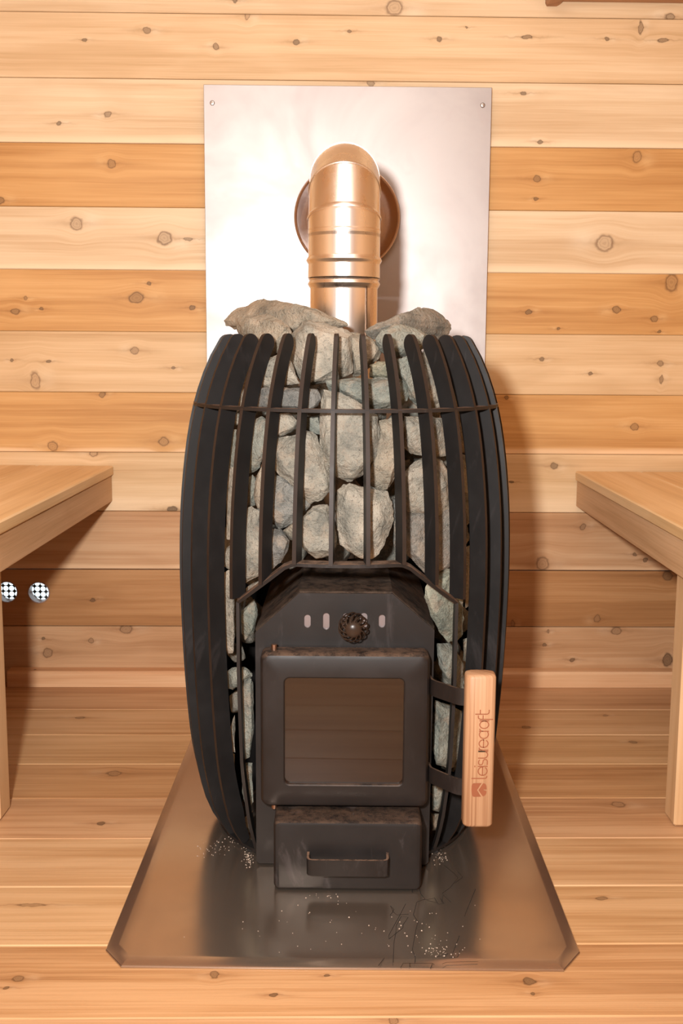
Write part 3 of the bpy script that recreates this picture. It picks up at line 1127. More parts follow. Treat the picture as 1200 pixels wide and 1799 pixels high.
# door handle: two steel straps and a wooden grip
GY0, GY1 = 1.405, 1.436
gxa, gxb, gza, gzb = 0.1600, 0.2005, 0.1165, 0.3285
grip_m = wood('cedar_grip', ((0.24, 0.108, 0.050), (0.40, 0.222, 0.118), (0.46, 0.275, 0.158)), 301.0, (), None, 1.0, 0.42, 0.45, 0.62)
lps = []
for z, d in ((gza, 0.004), (gza + 0.0012, 0.0012), (gza + 0.004, 0.0), (gzb - 0.004, 0.0), (gzb - 0.0012, 0.0012), (gzb, 0.004)):
    lps.append([(x, y, z) for x, y in rrect(gxa + d, gxb - d, GY0 + d, GY1 - d, 0.0085, 5)])
handle = spart('door_handle', loft(lps, True, True), grip_m, sharp=45, uv=lambda co: (co.z, (co.x + co.y) * 1.0))
handle['label'] = 'pale cedar door handle grip with branded lettering'
vf = []
for zc in (0.2885, 0.1610):
    pth = [(0.1150, 1.5015), (0.1175, 1.5010), (0.1192, 1.4990), (0.1196, 1.4960), (0.1215, 1.4800), (0.1265, 1.4725), (0.150, 1.4440), (0.1555, 1.4390), (0.1605, 1.4375), (0.185, 1.4372)]
    lp = []
    for i, (x, y) in enumerate(pth):
        a, b_ = pth[max(i - 1, 0)], pth[min(i + 1, len(pth) - 1)]
        t = Vector((b_[0] - a[0], b_[1] - a[1])).normalized()
        nn = Vector((-t.y, t.x)) * 0.0016
        lp.append([(x - nn.x, y - nn.y, zc - 0.0115), (x + nn.x, y + nn.y, zc - 0.0115), (x + nn.x, y + nn.y, zc + 0.0115), (x - nn.x, y - nn.y, zc + 0.0115)])
    v, f = loft(lp, True, True)
    mk('strap', [(a[0] - AX, a[1] - AY, a[2]) for a in v], f, blk_door, handle, sharp=35)
burn, nt, b = new_mat('burnt_lettering')
b.inputs['Base Color'].default_value = (0.25, 0.075, 0.028, 1)
b.inputs['Roughness'].default_value = 0.7


# lettering, written upwards along the grip: letter space (s along, h up) -> photograph crop -> front face of the grip
def LP(s, h):
    y = 1310 - s
    x = 524 + (s / 1140.0) * 40 - h
    return at_y(800 + x / 9.467, 1230 + y / 9.467, GY0 - 0.0004)


def arc(cs, ch_, rs, rh, a0_, a1_, n=14):
    return [(cs + rs * cos(radians(a0_ + (a1_ - a0_) * i / n)), ch_ + rh * sin(radians(a0_ + (a1_ - a0_) * i / n))) for i in range(n + 1)]


def e_letter(s0, w):
    r = w / 2
    return [[(s0 + 4, 76), (s0 + w - 4, 76)], [(s0 + w - 2, 76)] + arc(s0 + r, 75, r, 75, 5, 322, 22)]


XH = 150
strokes = []
strokes += [[(7, 248), (7, 40)] + arc(40, 36, 33, 34, 180, 270, 6)]                       # l
strokes += e_letter(58, 140)                                                             # e
strokes += [[(207, 2), (207, XH)], [(202, 207), (212, 207)]]                             # i
strokes += [arc(280, 112, 36, 36, 40, 90, 4) + [(262, 148)] + arc(264, 112, 30, 36, 95, 250, 8) + [(275, 74)] + arc(290, 38, 34, 36, 75, -90, 8) + [(240, 2)]]   # s
strokes += [[(345, XH), (345, 62)] + arc(400, 60, 55, 60, 180, 360, 12) + [(455, XH)], [(455, XH), (455, 2)]]    # u
strokes += [[(478, 2), (478, XH)], [(478, 95)] + arc(512, 92, 34, 55, 175, 90, 6)]        # r
strokes += e_letter(522, 128)                                                            # e
strokes += [arc(740, 75, 68, 75, 55, 305, 18)]                                           # c
strokes += [[(792, 2), (792, XH)], [(792, 95)] + arc(826, 92, 34, 55, 175, 90, 6)]        # r
strokes += [arc(900, 75, 62, 75, 0, 360, 24), [(965, 2), (965, XH)]]                      # a
strokes += [[(990, -58), (990, 120)] + arc(1025, 125, 35, 52, 180, 90, 7) + [(1045, 177)], [(990, 98), (1050, 98)]]   # f
strokes += [[(1076, 222), (1076, 45)] + arc(1110, 42, 34, 42, 180, 270, 6) + [(1140, 0)], [(1076, 148), (1142, 148)]]  # t


def flat_stroke(pts, w):
    V, F = [], []
    P = [Vector(p) for p in pts]
    for i, p in enumerate(P):
        a, b_ = P[max(i - 1, 0)], P[min(i + 1, len(P) - 1)]
        t = b_ - a
        t = t.normalized() if t.length > 0 else Vector((1, 0))
        nn = Vector((-t.y, t.x)) * (w / 2)
        e = Vector((0, 0))
        if i == 0:
            e = -t * (w / 2)
        elif i == len(P) - 1:
            e = t * (w / 2)
        q = p + e
        for s_ in (nn, -nn):
            V.append(LP(*(q + s_)))
        if i:
            k = 2 * i
            F.append((k - 2, k - 1, k + 1, k))
    return V, F


v, f = merge(*[flat_stroke(s_, 17) for s_ in strokes])
mk('lettering', [(a[0] - AX, a[1] - AY, a[2]) for a in v], f, burn, handle)


def CP(x, y):
    return at_y(800 + x / 9.467, 1230 + y / 9.467, GY0 - 0.0004)


e1 = [(310, 1382), (438, 1380), (400, 1438), (362, 1497), (400, 1560), (428, 1606), (310, 1609), (290, 1600), (277, 1578), (270, 1540), (268, 1490), (270, 1440), (278, 1405), (292, 1388)]
e2 = [(462, 1383), (490, 1388), (508, 1405), (518, 1435), (521, 1488), (480, 1484), (466, 1492), (484, 1502), (520, 1512), (514, 1550), (500, 1578), (478, 1594), (458, 1603), (420, 1552), (385, 1497), (425, 1437)]
v, f = merge(([CP(*q) for q in e1], [tuple(range(len(e1)))]), ([CP(*q) for q in e2], [tuple(range(len(e2)))]))
mk('emblem', [(a[0] - AX, a[1] - AY, a[2]) for a in v], f, burn, handle)

# ash drawer
ax0, ax1, az0, az1 = -0.0975, 0.1080, 0.0088, 0.1085
AYF = 1.437
lps = []
for d, y, r in ((0.006, FBY - 0.002, 0.005), (0.0, FBY - 0.006, 0.006), (0.0, AYF + 0.007, 0.007), (0.001, AYF + 0.003, 0.007), (0.003, AYF + 0.0008, 0.006), (0.007, AYF, 0.005)):
    lps.append(rr3(ax0 + d, ax1 - d, az0 + d * .7, az1 - d * .7, r, y))
drawer = spart('ash_drawer', loft(lps, True, True), blk_drawer, sharp=30)
hz0, hz1 = 0.0425, 0.0655
pth = [(-0.0492, AYF - 0.0002), (-0.0492, AYF - 0.018), (-0.0475, AYF - 0.0225), (-0.0435, AYF - 0.0245), (0.0540, AYF - 0.0245), (0.0582, AYF - 0.0225), (0.0598, AYF - 0.018), (0.0598, AYF - 0.0002)]
lp = []
for i, (x, y) in enumerate(pth):
    a, b_ = pth[max(i - 1, 0)], pth[min(i + 1, len(pth) - 1)]
    t = Vector((b_[0] - a[0], b_[1] - a[1])).normalized()
    nn = Vector((-t.y, t.x)) * 0.0017
    lp.append([(x - nn.x, y - nn.y, hz0), (x + nn.x, y + nn.y, hz0), (x + nn.x, y + nn.y, hz1), (x - nn.x, y - nn.y, hz1)])
v, f = loft(lp, True, True)
mk('drawer_handle', [(a[0] - AX, a[1] - AY, a[2]) for a in v], f, blk_dusty, drawer, sharp=35)
# unseen dark sheet added inside the cage back so the firebox gaps read black
lps = []
for z, dr in ((0.0125, 0), (0.06, 0), (0.12, 0), (0.2, 0), (0.3, 0), (0.42, 0), (0.5, 0)):
    ring_ = []
    for rr in (0.0010, 0.0030):
        run = [radians(5 + 170 * i / 32) for i in range(33)]
        if rr > 0.002:
            run = run[::-1]
        ring_ += [(AX + (Rz(z) - SD - rr) * cos(a), AY + (Rz(z) - SD - rr) * sin(a), z) for a in run]
    lps.append(ring_)
spart('gap_backing', loft(lps, True, True), blk, sharp=30)
# feet under the firebox
for (x, y) in ((-0.11, 1.55), (0.105, 1.55), (-0.11, 1.85), (0.105, 1.85)):
    v, f = box(x - 0.012, x + 0.012, y - 0.012, y + 0.012, PZ + 0.0002, 0.0105, 0.0008)
    spart('foot', (v, f), blk)
for q in range(4):
    a = radians(45 + 90 * q)
    x, y = AX + 0.192 * cos(a), AY + 0.192 * sin(a)
    v, f = box(x - 0.008, x + 0.008, y - 0.008, y + 0.008, PZ + 0.0002, 0.0112, 0.0008)
    spart('foot', (v, f), blk)

# ------------------------------------------------------------------ flue pipe
pipe_m = steel('flue_steel', (0.86, 0.80, 0.75), 0.25, 0.34, (14, 14, 0.6), 3.0, (0.82, 0.755, 0.69))
flue = empty('flue_pipe', (-0.0065, 1.81, 0.416))
tag(flue, 'shiny steel flue pipe bending from the stove back into the wall', 'pipe')
FX, FY, FR, RB = -0.0065, 1.81, 0.0565, 0.100
ZB = 0.931


def fpart(name, vf, m=None, sharp=None, parent=None):
    v, f = vf
    return mk(name, [(a[0] + 0.0065, a[1] - 1.81, a[2] - 0.416) for a in v], f, m or pipe_m, parent or flue, sharp=sharp)


def lathe_v(prof, n=48):
    return loft([[(FX + r * cos(a * 2 * pi / n), FY + r * sin(a * 2 * pi / n), z) for a in range(n)] for r, z in prof])


def bead(z, r, h=0.0032, w=0.0052):
    return [(r, z - w), (r + h * .55, z - w * .55), (r + h, z), (r + h * .55, z + w * .55), (r, z + w)]


zj = 0.8665
lower = [(FR - 0.0022, 0.4168), (FR - 0.0022, 0.43), (FR - 0.0022, zj - 0.0185), (FR - 0.0022, zj - 0.0165)] + bead(zj - 0.009, FR - 0.0008, 0.0028, 0.0052) + [(FR + 0.0012, zj - 0.0012), (FR - 0.004, zj - 0.0012)]
fpart('lower_pipe', lathe_v(lower), sharp=45)
upper = [(FR - 0.0005, zj), (FR + 0.0016, zj + 0.0004), (FR + 0.0014, zj + 0.002), (FR + 0.0014, zj + 0.010), (FR + 0.0012, zj + 0.0205), (FR + 0.0012, zj + 0.0215)] + bead(0.8945, FR + 0.0012, 0.0034, 0.0058) + \
        [(FR + 0.0012, 0.902), (FR + 0.0012, 0.91), (FR + 0.0012, 0.934), (FR + 0.0012, 0.936)] + bead(0.940, FR + 0.0010, 0.0008, 0.004) + [(FR + 0.0008, 0.948)]
fpart('upper_collar', lathe_v(upper), sharp=45)
# vertical lock seam of the lower pipe
seam_a = math.atan2(-1, 0.86)
lpz = []
for z in [0.47 + (zj - 0.010 - 0.47) * i / 20 for i in range(21)]:
    wv = 0.004 * max(0, cos((z - 0.80) * 90)) ** 6 * 0.4
    lpz.append((z, seam_a + wv * 6))
vs, fs = [], []
for z, a in lpz:
    for s_ in (-0.02, 0.02):
        for rr in (FR - 0.0025, FR - 0.0006):
            vs.append((FX + rr * cos(a + s_), FY + rr * sin(a + s_), z))
for i in range(len(lpz) - 1):
    q = 4 * i
    fs += [(q + 1, q + 3, q + 7, q + 5), (q, q + 1, q + 5, q + 4), (q + 2, q + 6, q + 7, q + 3)]
seam_m = steel('seam_steel_dark', (0.10, 0.055, 0.03), 0.4, 0.5, metal=0.6)
fpart('seam', (vs, fs), seam_m, sharp=40)
# gored elbow
bcy, bcz = FY + RB, ZB


def gore_ring(phi, r, tilt=None):
    """ring of the bend at angle phi (0 = vertical pipe, 90 = towards the wall)"""
    pr_ = []
    for a in range(48):
        q = a * 2 * pi / 48
        lx, lo = r * cos(q), r * sin(q)      # lo > 0 on the outside of the bend
        rad = RB + lo
        pr_.append((FX + lx, bcy - rad * cos(phi), bcz + rad * sin(phi)))
    return pr_


def mitre_ring(phi_seam, phi_axis, r):
    """cut of a straight cylinder (axis tangent at phi_axis) by the seam plane phi_seam"""
    out_ = []
    for a in range(48):
        q = a * 2 * pi / 48
        lx, lo = r * cos(q), r * sin(q)
        rad = (RB + lo) / cos(phi_seam - phi_axis)
        out_.append((FX + lx, bcy - rad * cos(phi_seam), bcz + rad * sin(phi_seam)))
    return out_


seams = [0, 15, 45, 75, 90]
axes = [0, 30, 60, 90]
for g in range(4):
    s0, s1, ax_ = radians(seams[g]), radians(seams[g + 1]), radians(axes[g])
    r = FR + (0.0012, 0.0010, 0.0008, 0.0006)[g]
    lp = ([mitre_ring(s0, ax_, r - 0.0012)] if g else []) + [mitre_ring(s0, ax_, r + (0.0012 if g else 0)), mitre_ring(s0 + radians(1.2), ax_, r + (0.0018 if g else 0)), mitre_ring(s0 + radians(2.8), ax_, r), mitre_ring(s0 + radians(3.3), ax_, r)]
    lp += [mitre_ring(s0 + (s1 - s0) * t, ax_, r) for t in (0.4, 0.7)]
    lp += [mitre_ring(s1 - radians(1.4), ax_, r), mitre_ring(s1 - radians(0.8), ax_, r), mitre_ring(s1, ax_, r - 0.0004)]
    fpart('elbow_segment', loft(lp), sharp=35)
yw = ZW - 0.020
v, f = loft([[(FX + (FR + .0005) * cos(a * pi / 24), y, ZB + RB + (FR + .0005) * sin(a * pi / 24)) for a in range(48)] for y in (bcy, yw)])
fpart('wall_pipe', (v, f), sharp=40)
col_m = steel('collar_steel', (0.58, 0.49, 0.45), 0.10, 0.16, (1, 1, 1), 9.0, (0.46, 0.37, 0.34))
lp = []
rc = 0.1125
for r, y in ((FR + 0.0008, yw - 0.010), (FR + 0.004, yw - 0.012), (rc - 0.006, yw - 0.013), (rc - 0.0035, yw - 0.0165), (rc - 0.001, yw - 0.0175), (rc, yw - 0.0155), (rc, yw - 0.004), (rc - 0.003, yw - 0.0035), (rc - 0.003, yw - 0.011), (FR + .001, yw - 0.009)):
    lp.append([(FX + 0.004 + r * cos(a * pi / 36), y + WR * (r * cos(a * pi / 36)), ZB + RB + r * sin(a * pi / 36)) for a in range(72)])
fpart('wall_collar', loft(lp), col_m, sharp=35)

# ------------------------------------------------------------------ stones
stone_m, nt, b = new_mat('heater_stone')
tcn = N(nt, 'ShaderNodeTexCoord')
oi = N(nt, 'ShaderNodeObjectInfo')
ofs = N(nt, 'ShaderNodeVectorMath', operation='ADD')
sc_ = N(nt, 'ShaderNodeVectorMath', operation='SCALE')
cmbr = N(nt, 'ShaderNodeCombineXYZ')
for q in range(3):
    nt.links.new(oi.outputs['Random'], cmbr.inputs[q])
nt.links.new(cmbr.outputs[0], sc_.inputs[0])
sc_.inputs['Scale'].default_value = 37.0
nt.links.new(tcn.outputs['Object'], ofs.inputs[0])
nt.links.new(sc_.outputs[0], ofs.inputs[1])
sv = ofs.outputs[0]
a1 = noise_n(nt, sv, 22, 5, 0.62, 0.5)
a2 = noise_n(nt, sv, 260, 4, 0.75)
a3 = noise_n(nt, sv, 900, 2, 0.7)
base = ramp(nt, a1, [(0.30, (0.125, 0.128, 0.116)), (0.48, (0.250, 0.243, 0.212)), (0.66, (0.375, 0.345, 0.295))])
tintn = N(nt, 'ShaderNodeMix', data_type='RGBA', blend_type='MULTIPLY')
tintn.inputs[0].default_value = 1.0
nt.links.new(base, tintn.inputs[6])
nt.links.new(oi.outputs['Color'], tintn.inputs[7])
c = tintn.outputs[2]
c = mix(nt, mth(nt, 'MULTIPLY', smooth(nt, a2, 0.54, 0.68), 0.62), c, (0.040, 0.044, 0.043))
c = mix(nt, mth(nt, 'MULTIPLY', smooth(nt, a3, 0.58, 0.70), 0.55), c, (0.52, 0.49, 0.44))
d3 = noise_n(nt, sv, 40, 4, 0.6)
c = mix(nt, mth(nt, 'MULTIPLY', smooth(nt, d3, 0.50, 0.66), 0.45), c, (0.40, 0.315, 0.235))
nt.links.new(c, b.inputs['Base Color'])
b.inputs['Roughness'].default_value = 0.82
b.inputs['Specular IOR Level'].default_value = 0.25
hh = mth(nt, 'ADD', mth(nt, 'MULTIPLY', noise_n(nt, sv, 70, 6, 0.65, 0.3), 1.0), mth(nt, 'MULTIPLY', a2, 0.35))
bump(nt, hh, 1.0, 0.009, b)

G, W_, D_, T_ = (0.92, 1.0, 0.98), (1.22, 1.17, 1.1), (0.66, 0.68, 0.72), (1.12, 1.02, 0.9)


def cr_px(crop, pts):
    ox, oy, s = {'A': (300, 500, 3.0), 'B': (580, 500, 3.5294), 'C': (300, 800, 3.75), 'D': (600, 800, 3.75), 'E': (300, 1090, 3.75),
                 'F': (600, 1090, 3.75), 'P': (0, 0, 1.0)}[crop]
    return [(ox + x / s, oy + y / s) for x, y in pts]


def finish_rock(bm, amp=1.0, seed=0.0, lvl=3):
    bmesh.ops.triangulate(bm, faces=bm.faces)
    for k in range(lvl):
        bmesh.ops.subdivide_edges(bm, edges=bm.edges[:], cuts=1, use_grid_fill=True)
        if k == 0:
            bmesh.ops.smooth_vert(bm, verts=bm.verts[:], factor=0.07, use_axis_x=True, use_axis_y=True, use_axis_z=True)
    bm.normal_update()
    for v_ in bm.verts:
        q = v_.co * 1.0 + Vector((seed * 3.7, seed * 1.3, seed * 2.1))
        d = 0.0018 - abs(noise.noise(q * 24)) * 0.0050 + noise.noise(q * 62) * 0.0022 - abs(noise.noise(q * 125)) * 0.0024 + noise.noise(q * 260) * 0.0006
        v_.co += v_.normal * d * amp
    bmesh.ops.recalc_face_normals(bm, faces=bm.faces)


STONES = []


def stone(label, crop, pts, tint, y=None, back=0.0, thick=None, bulge=0.012, tilt=0.0, cat='stone'):
    """outline seen in the photograph, set at its own depth inside the cage; built as a faceted block of real thickness"""
    rnd = random.Random(len(STONES) * 7 + 3)
    px = cr_px(crop, pts)
    cu = sum(p[0] for p in px) / len(px)
    cv = sum(p[1] for p in px) / len(px)
    px = [(p[0] + (p[0] - cu) / max(8.0, math.hypot(p[0] - cu, p[1] - cv)) * 2.2, p[1] + (p[1] - cv) / max(8.0, math.hypot(p[0] - cu, p[1] - cv)) * 2.2) for p in px]
    d = ray(cu, cv)
    if y is None:
        lo = None
        for i in range(240):
            t = 1.36 + i * 0.002
            p = CAM + d * (t / d.y)
            if math.hypot(p.x - AX, p.y - AY) < Rz(p.z) - SD - 0.010:
                lo = t
                break
        y = (lo if lo else 1.62) + back
    cpos = CAM + d * (y / d.y)
    rad = Vector((cpos.x - AX, cpos.y - AY, 0))
    nrm = Vector((0, -1, 0))
    if rad.length > 0.02:
        nrm = (rad.normalized() * 0.75 + Vector((0, -1, 0)) * 0.25).normalized()
        if nrm.y > -0.45:
            nrm = Vector((0.89 if nrm.x > 0 else -0.89, -0.45, 0)).normalized()
    nrm = (nrm + Vector((0, 0, tilt))).normalized()
    ang_size = math.hypot(max(p[0] for p in px) - min(p[0] for p in px), max(p[1] for p in px) - min(p[1] for p in px)) * y / FPX
    minw = min(max(p[0] for p in px) - min(p[0] for p in px), max(p[1] for p in px) - min(p[1] for p in px)) * y / FPX
    th = thick or min(0.068, max(0.035, ang_size * 0.6))
    bul = min(bulge, minw * 0.28)
    P = []

    def put(uu, vv, dy):
        dd = ray(uu, vv)
        den = dd.dot(nrm)
        t = (cpos - CAM).dot(nrm) / den
        p_ = CAM + dd * t
        yy = min(max(p_.y, cpos.y - 0.06), cpos.y + 0.07)
        t = (yy + dy) / dd.y
        p_ = CAM + dd * t
        for _ in range(30):
            zz = p_.z
            if zz < 0.775 and math.hypot(p_.x - AX, p_.y - AY) > Rz(zz) - SD - 0.0035:
                t += 0.006 / dd.y if p_.y < AY else 0
                q_ = CAM + dd * t
                if math.hypot(q_.x - AX, q_.y - AY) >= math.hypot(p_.x - AX, p_.y - AY) - 1e-5:
                    break
                p_ = q_
            else:
                break
        return p_
    for (uu, vv) in px:
        P.append(put(cu + (uu - cu) * 0.985, cv + (vv - cv) * 0.985, bul + rnd.uniform(0.0, 0.010)))
    for (uu, vv) in px:
        if rnd.random() < 0.75:
            k = rnd.uniform(0.55, 0.86)
            P.append(put(cu + (uu - cu) * k, cv + (vv - cv) * k, rnd.uniform(-0.004, 0.005)))
    for (uu, vv) in px:
        if rnd.random() < 0.7:
            k = rnd.uniform(0.55, 0.85)
            P.append(put(cu + (uu - cu) * k, cv + (vv - cv) * k, bul + th * rnd.uniform(0.7, 1.0)))
    cen = sum(P, Vector()) / len(P)
    bm = bmesh.new()
    for p in P:
        bm.verts.new(p - cen)
    hull = bmesh.ops.convex_hull(bm, input=bm.verts[:])
    junk = [g_ for g_ in hull['geom_interior'] + hull['geom_unused'] if isinstance(g_, bmesh.types.BMVert)]
    bmesh.ops.delete(bm, geom=list(set(junk)), context='VERTS')
    finish_rock(bm, min(1.0, 0.25 + minw * 14), len(STONES) + 1.0)
    me = bpy.data.meshes.new('stone')
    bm.to_mesh(me)
    bm.free()
    me.set_sharp_from_angle(angle=radians(38))
    o = link('sauna_stone', me, stone_m, None, True)
    o.location = cen
    o.color = (*tint, 1)
    tag(o, label, cat, 'stones in the stove cage')
    STONES.append((o, cpos, ang_size))
    return o


S = stone
# --- crown of the heap
S('large flat tan stone on the left of the heap top, overhanging the slats', 'A',
  [(267, 190), (318, 148), (400, 115), (455, 78), (540, 88), (660, 108), (760, 138), (870, 165), (920, 190), (930, 215), (880, 235), (660, 243), (560, 243), (380, 243), (330, 238), (285, 215)], T_, y=1.690, thick=0.035, bulge=0.02)
S('tan blocky stone in front of the large flat one at the top left', 'A',
  [(345, 178), (400, 163), (500, 163), (585, 186), (628, 220), (636, 285), (590, 345), (515, 382), (462, 360), (440, 300), (372, 275), (352, 225)], T_, y=1.618, thick=0.038, bulge=0.02)
S('big pale grey stone at the top centre in front of the flue pipe', 'A',
  [(645, 260), (700, 198), (800, 190), (900, 233), (955, 262), (945, 340), (955, 460), (930, 478), (850, 502), (735, 533), (690, 505), (632, 440), (630, 345)], W_, y=1.565, thick=0.06, bulge=0.02)
S('tan stone wedged right of the big top centre stone', 'A',
  [(920, 245), (1020, 272), (1065, 295), (1118, 335), (1090, 395), (1050, 425), (1005, 470), (962, 490), (953, 400), (950, 300)], T_, y=1.585, thick=0.05)
S('speckled dark grey stone at the top right behind the rounded one', 'B',
  [(210, 290), (300, 250), (400, 225), (440, 185), (530, 152), (580, 148), (635, 155), (680, 215), (740, 240), (750, 270), (730, 310), (690, 345), (620, 320), (540, 295), (430, 280), (330, 290), (270, 345)], (0.95, .93, .9), y=1.690, thick=0.042, bulge=0.02)
S('rounded green-grey stone at the top right in front of the speckled one', 'B',
  [(285, 345), (320, 285), (400, 250), (500, 265), (600, 308), (615, 345), (560, 400), (500, 430), (420, 450), (370, 440), (300, 400)], G, y=1.595, thick=0.042, bulge=0.02)
S('small pale stone tip at the far right of the heap top', 'B', [(770, 335), (830, 318), (862, 338), (840, 430), (775, 430)], W_, y=1.64, thick=0.05)
# --- upper rows
S('pale stone under the tan block at the upper left', 'A', [(468, 425), (510, 388), (562, 372), (618, 400), (632, 455), (680, 520), (600, 535), (540, 540), (478, 540), (455, 500)], W_)
S('small shadowed brown stone at the upper left edge', 'A', [(395, 420), (435, 400), (450, 440), (445, 520), (380, 560), (355, 520)], (0.75, .66, .58), back=0.02)
S('long dark slab lying just above the hoop on the left', 'A', [(455, 548), (560, 546), (690, 550), (768, 556), (788, 600), (775, 640), (740, 658), (560, 652), (455, 642)], D_)
S('pale squarish stone at the left end of the dark slab', 'A', [(350, 575), (400, 543), (445, 548), (450, 640), (345, 645)], W_)
S('long pale green slab above the hoop right of centre', 'B', [(-25, 600), (90, 582), (205, 585), (330, 580), (390, 585), (465, 590), (482, 640), (475, 715), (440, 746), (395, 752), (290, 776), (240, 765), (180, 718), (90, 668), (-10, 665)], G, back=0.014)
S('brown and green stone in the gap above the pale green slab', 'B', [(245, 500), (300, 485), (350, 500), (400, 470), (420, 560), (390, 582), (300, 580), (245, 575)], (0.95, .95, .78), back=0.03)
S('green-grey stone on the upper right between two slats', 'B', [(415, 465), (500, 442), (545, 470), (566, 560), (568, 740), (540, 756), (497, 710), (482, 610), (470, 585), (425, 560)], G)
S('tall pale stone on the upper right reaching down to the hoop', 'B', [(568, 420), (600, 388), (640, 470), (680, 620), (708, 745), (640, 770), (600, 760), (578, 600)], W_)
S('dark stone glimpsed between the far right slats above the hoop', 'B', [(700, 420), (745, 470), (785, 600), (800, 760), (760, 770), (720, 640)], (0.8, .72, .6), y=1.61)
S('small pale stone under the hoop at the left slats', 'A', [(235, 690), (300, 655), (360, 665), (358, 735), (318, 752), (240, 758)], W_)
S('narrow grey stone between the left slats below the hoop', 'A', [(300, 765), (350, 760), (345, 960), (330, 1050), (300, 1030)], G)
S('leaning grey stone below the hoop on the left', 'A', [(425, 720), (480, 695), (508, 722), (500, 870), (470, 960), (412, 1000), (410, 880)], G)
S('small triangular stone just under the hoop left of centre', 'A', [(552, 692), (620, 680), (660, 720), (655, 760), (600, 788), (545, 800), (535, 740)], W_)
S('small green stone in the gap under the dark slab', 'A', [(668, 700), (785, 690), (790, 790), (700, 765)], G, back=0.03)
S('big upright grey stone in the very centre of the heap', 'A', [(800, 550), (870, 562), (960, 605), (1010, 650), (1085, 690), (1098, 760), (1085, 915), (1050, 935), (1008, 962), (1000, 1010), (950, 1035), (880, 1020), (860, 980), (802, 948), (787, 915), (795, 800), (790, 650)], W_, bulge=0.016)
S('tall tan stone right of the central upright one', 'P', [(668, 740), (692, 733), (712, 744), (710, 800), (694, 822), (690, 842), (680, 858), (668, 859), (652, 851), (648, 838), (657, 810), (664, 770)], T_, back=0.012)
S('pale stone with a brown ridge under the hoop on the right', 'B', [(460, 815), (570, 820), (640, 830), (722, 832), (733, 1020), (715, 1052), (660, 1050), (575, 1063), (500, 1048), (468, 1008), (482, 940)], W_)
S('brown stone glimpsed between the right slats under the hoop', 'P', [(804, 722), (822, 730), (826, 792), (808, 796), (798, 760)], (0.8, .66, .52))
S('pale narrow stone glimpsed between the right slats at mid height', 'P', [(807, 799), (824, 801), (829, 868), (813, 867), (802, 840)], W_)
# --- middle rows
S('big pale stone below the hoop left of the central one', 'P', [(483, 772), (515, 765), (540, 758), (558, 765), (565, 812), (580, 838), (580, 862), (562, 880), (545, 883), (530, 868), (520, 850), (500, 836), (482, 823), (480, 795)], W_)
S('dark stone with a pale patch in the left middle', 'C', [(625, 112), (690, 127), (760, 167), (822, 205), (868, 262), (925, 312), (880, 370), (805, 443), (735, 488), (690, 478), (670, 430), (620, 375), (612, 240)], (0.85, .88, .92), back=0.014)
S('narrow pale stone left of the dark one with a pale patch', 'C', [(560, 180), (600, 75), (620, 130), (608, 365), (570, 345), (552, 260)], T_)
S('small green stone deep in the gap at the left middle', 'C', [(515, 150), (540, 130), (568, 172), (550, 235), (558, 330), (520, 335)], G, back=0.025)
S('broad pale stone at the left above the arch bar', 'C', [(500, 352), (530, 337), (590, 370), (612, 420), (622, 600), (602, 775), (560, 795), (492, 848), (480, 700), (488, 450)], W_)
S('dark bluish stone left of the arch bar corner', 'C', [(675, 482), (728, 497), (778, 562), (768, 620), (718, 698), (670, 748), (632, 640), (630, 520)], D_)
S('small wedge stone above the left arch corner', 'C', [(742, 497), (808, 450), (830, 475), (815, 558), (780, 545)], T_, back=0.02)
S('two-toned pale stone just above the arch bar left of centre', 'C', [(870, 400), (930, 322), (1035, 322), (1060, 400), (1085, 520), (1085, 600), (1055, 648), (960, 673), (902, 638), (862, 588)], W_)
S('large pale stone standing on the arch bar right of centre', 'P', [(593, 862), (604, 851), (616, 850), (648, 860), (680, 864), (686, 878), (690, 907), (684, 939), (672, 959), (664, 972), (648, 982), (635, 980), (618, 967), (598, 956), (591, 928), (590, 880)], W_)
S('dark sliver of stone right of the large pale one on the arch bar', 'D', [(338, 290), (362, 278), (400, 400), (372, 640), (345, 600)], D_, back=0.02)
S('large pale rounded stone on the right above mid height', 'D', [(412, 130), (460, 62), (520, 22), (562, 2), (620, 0), (660, 42), (698, 110), (708, 200), (703, 340), (680, 378), (630, 402), (560, 388), (442, 362), (415, 300)], W_, bulge=0.016)
S('dark sparkling stone under the large pale one on the right', 'D', [(425, 375), (540, 398), (620, 412), (710, 378), (788, 325), (828, 400), (838, 560), (788, 640), (700, 757), (620, 828), (540, 758), (432, 658), (415, 500)], (0.72, .70, .70), back=0.012)
S('green-grey stone behind the right arch corner', 'P', [(747, 1031), (770, 1006), (792, 1001), (808, 1012), (812, 1060), (812, 1112), (804, 1124), (787, 1127), (770, 1109), (757, 1079), (748, 1050)], (1.0, 1.08, 0.98))
S('pale stone with a rusty edge between the lower right slats', 'P', [(814, 965), (826, 958), (829, 1010), (826, 1060), (817, 1070), (815, 1010)], T_, y=1.60)
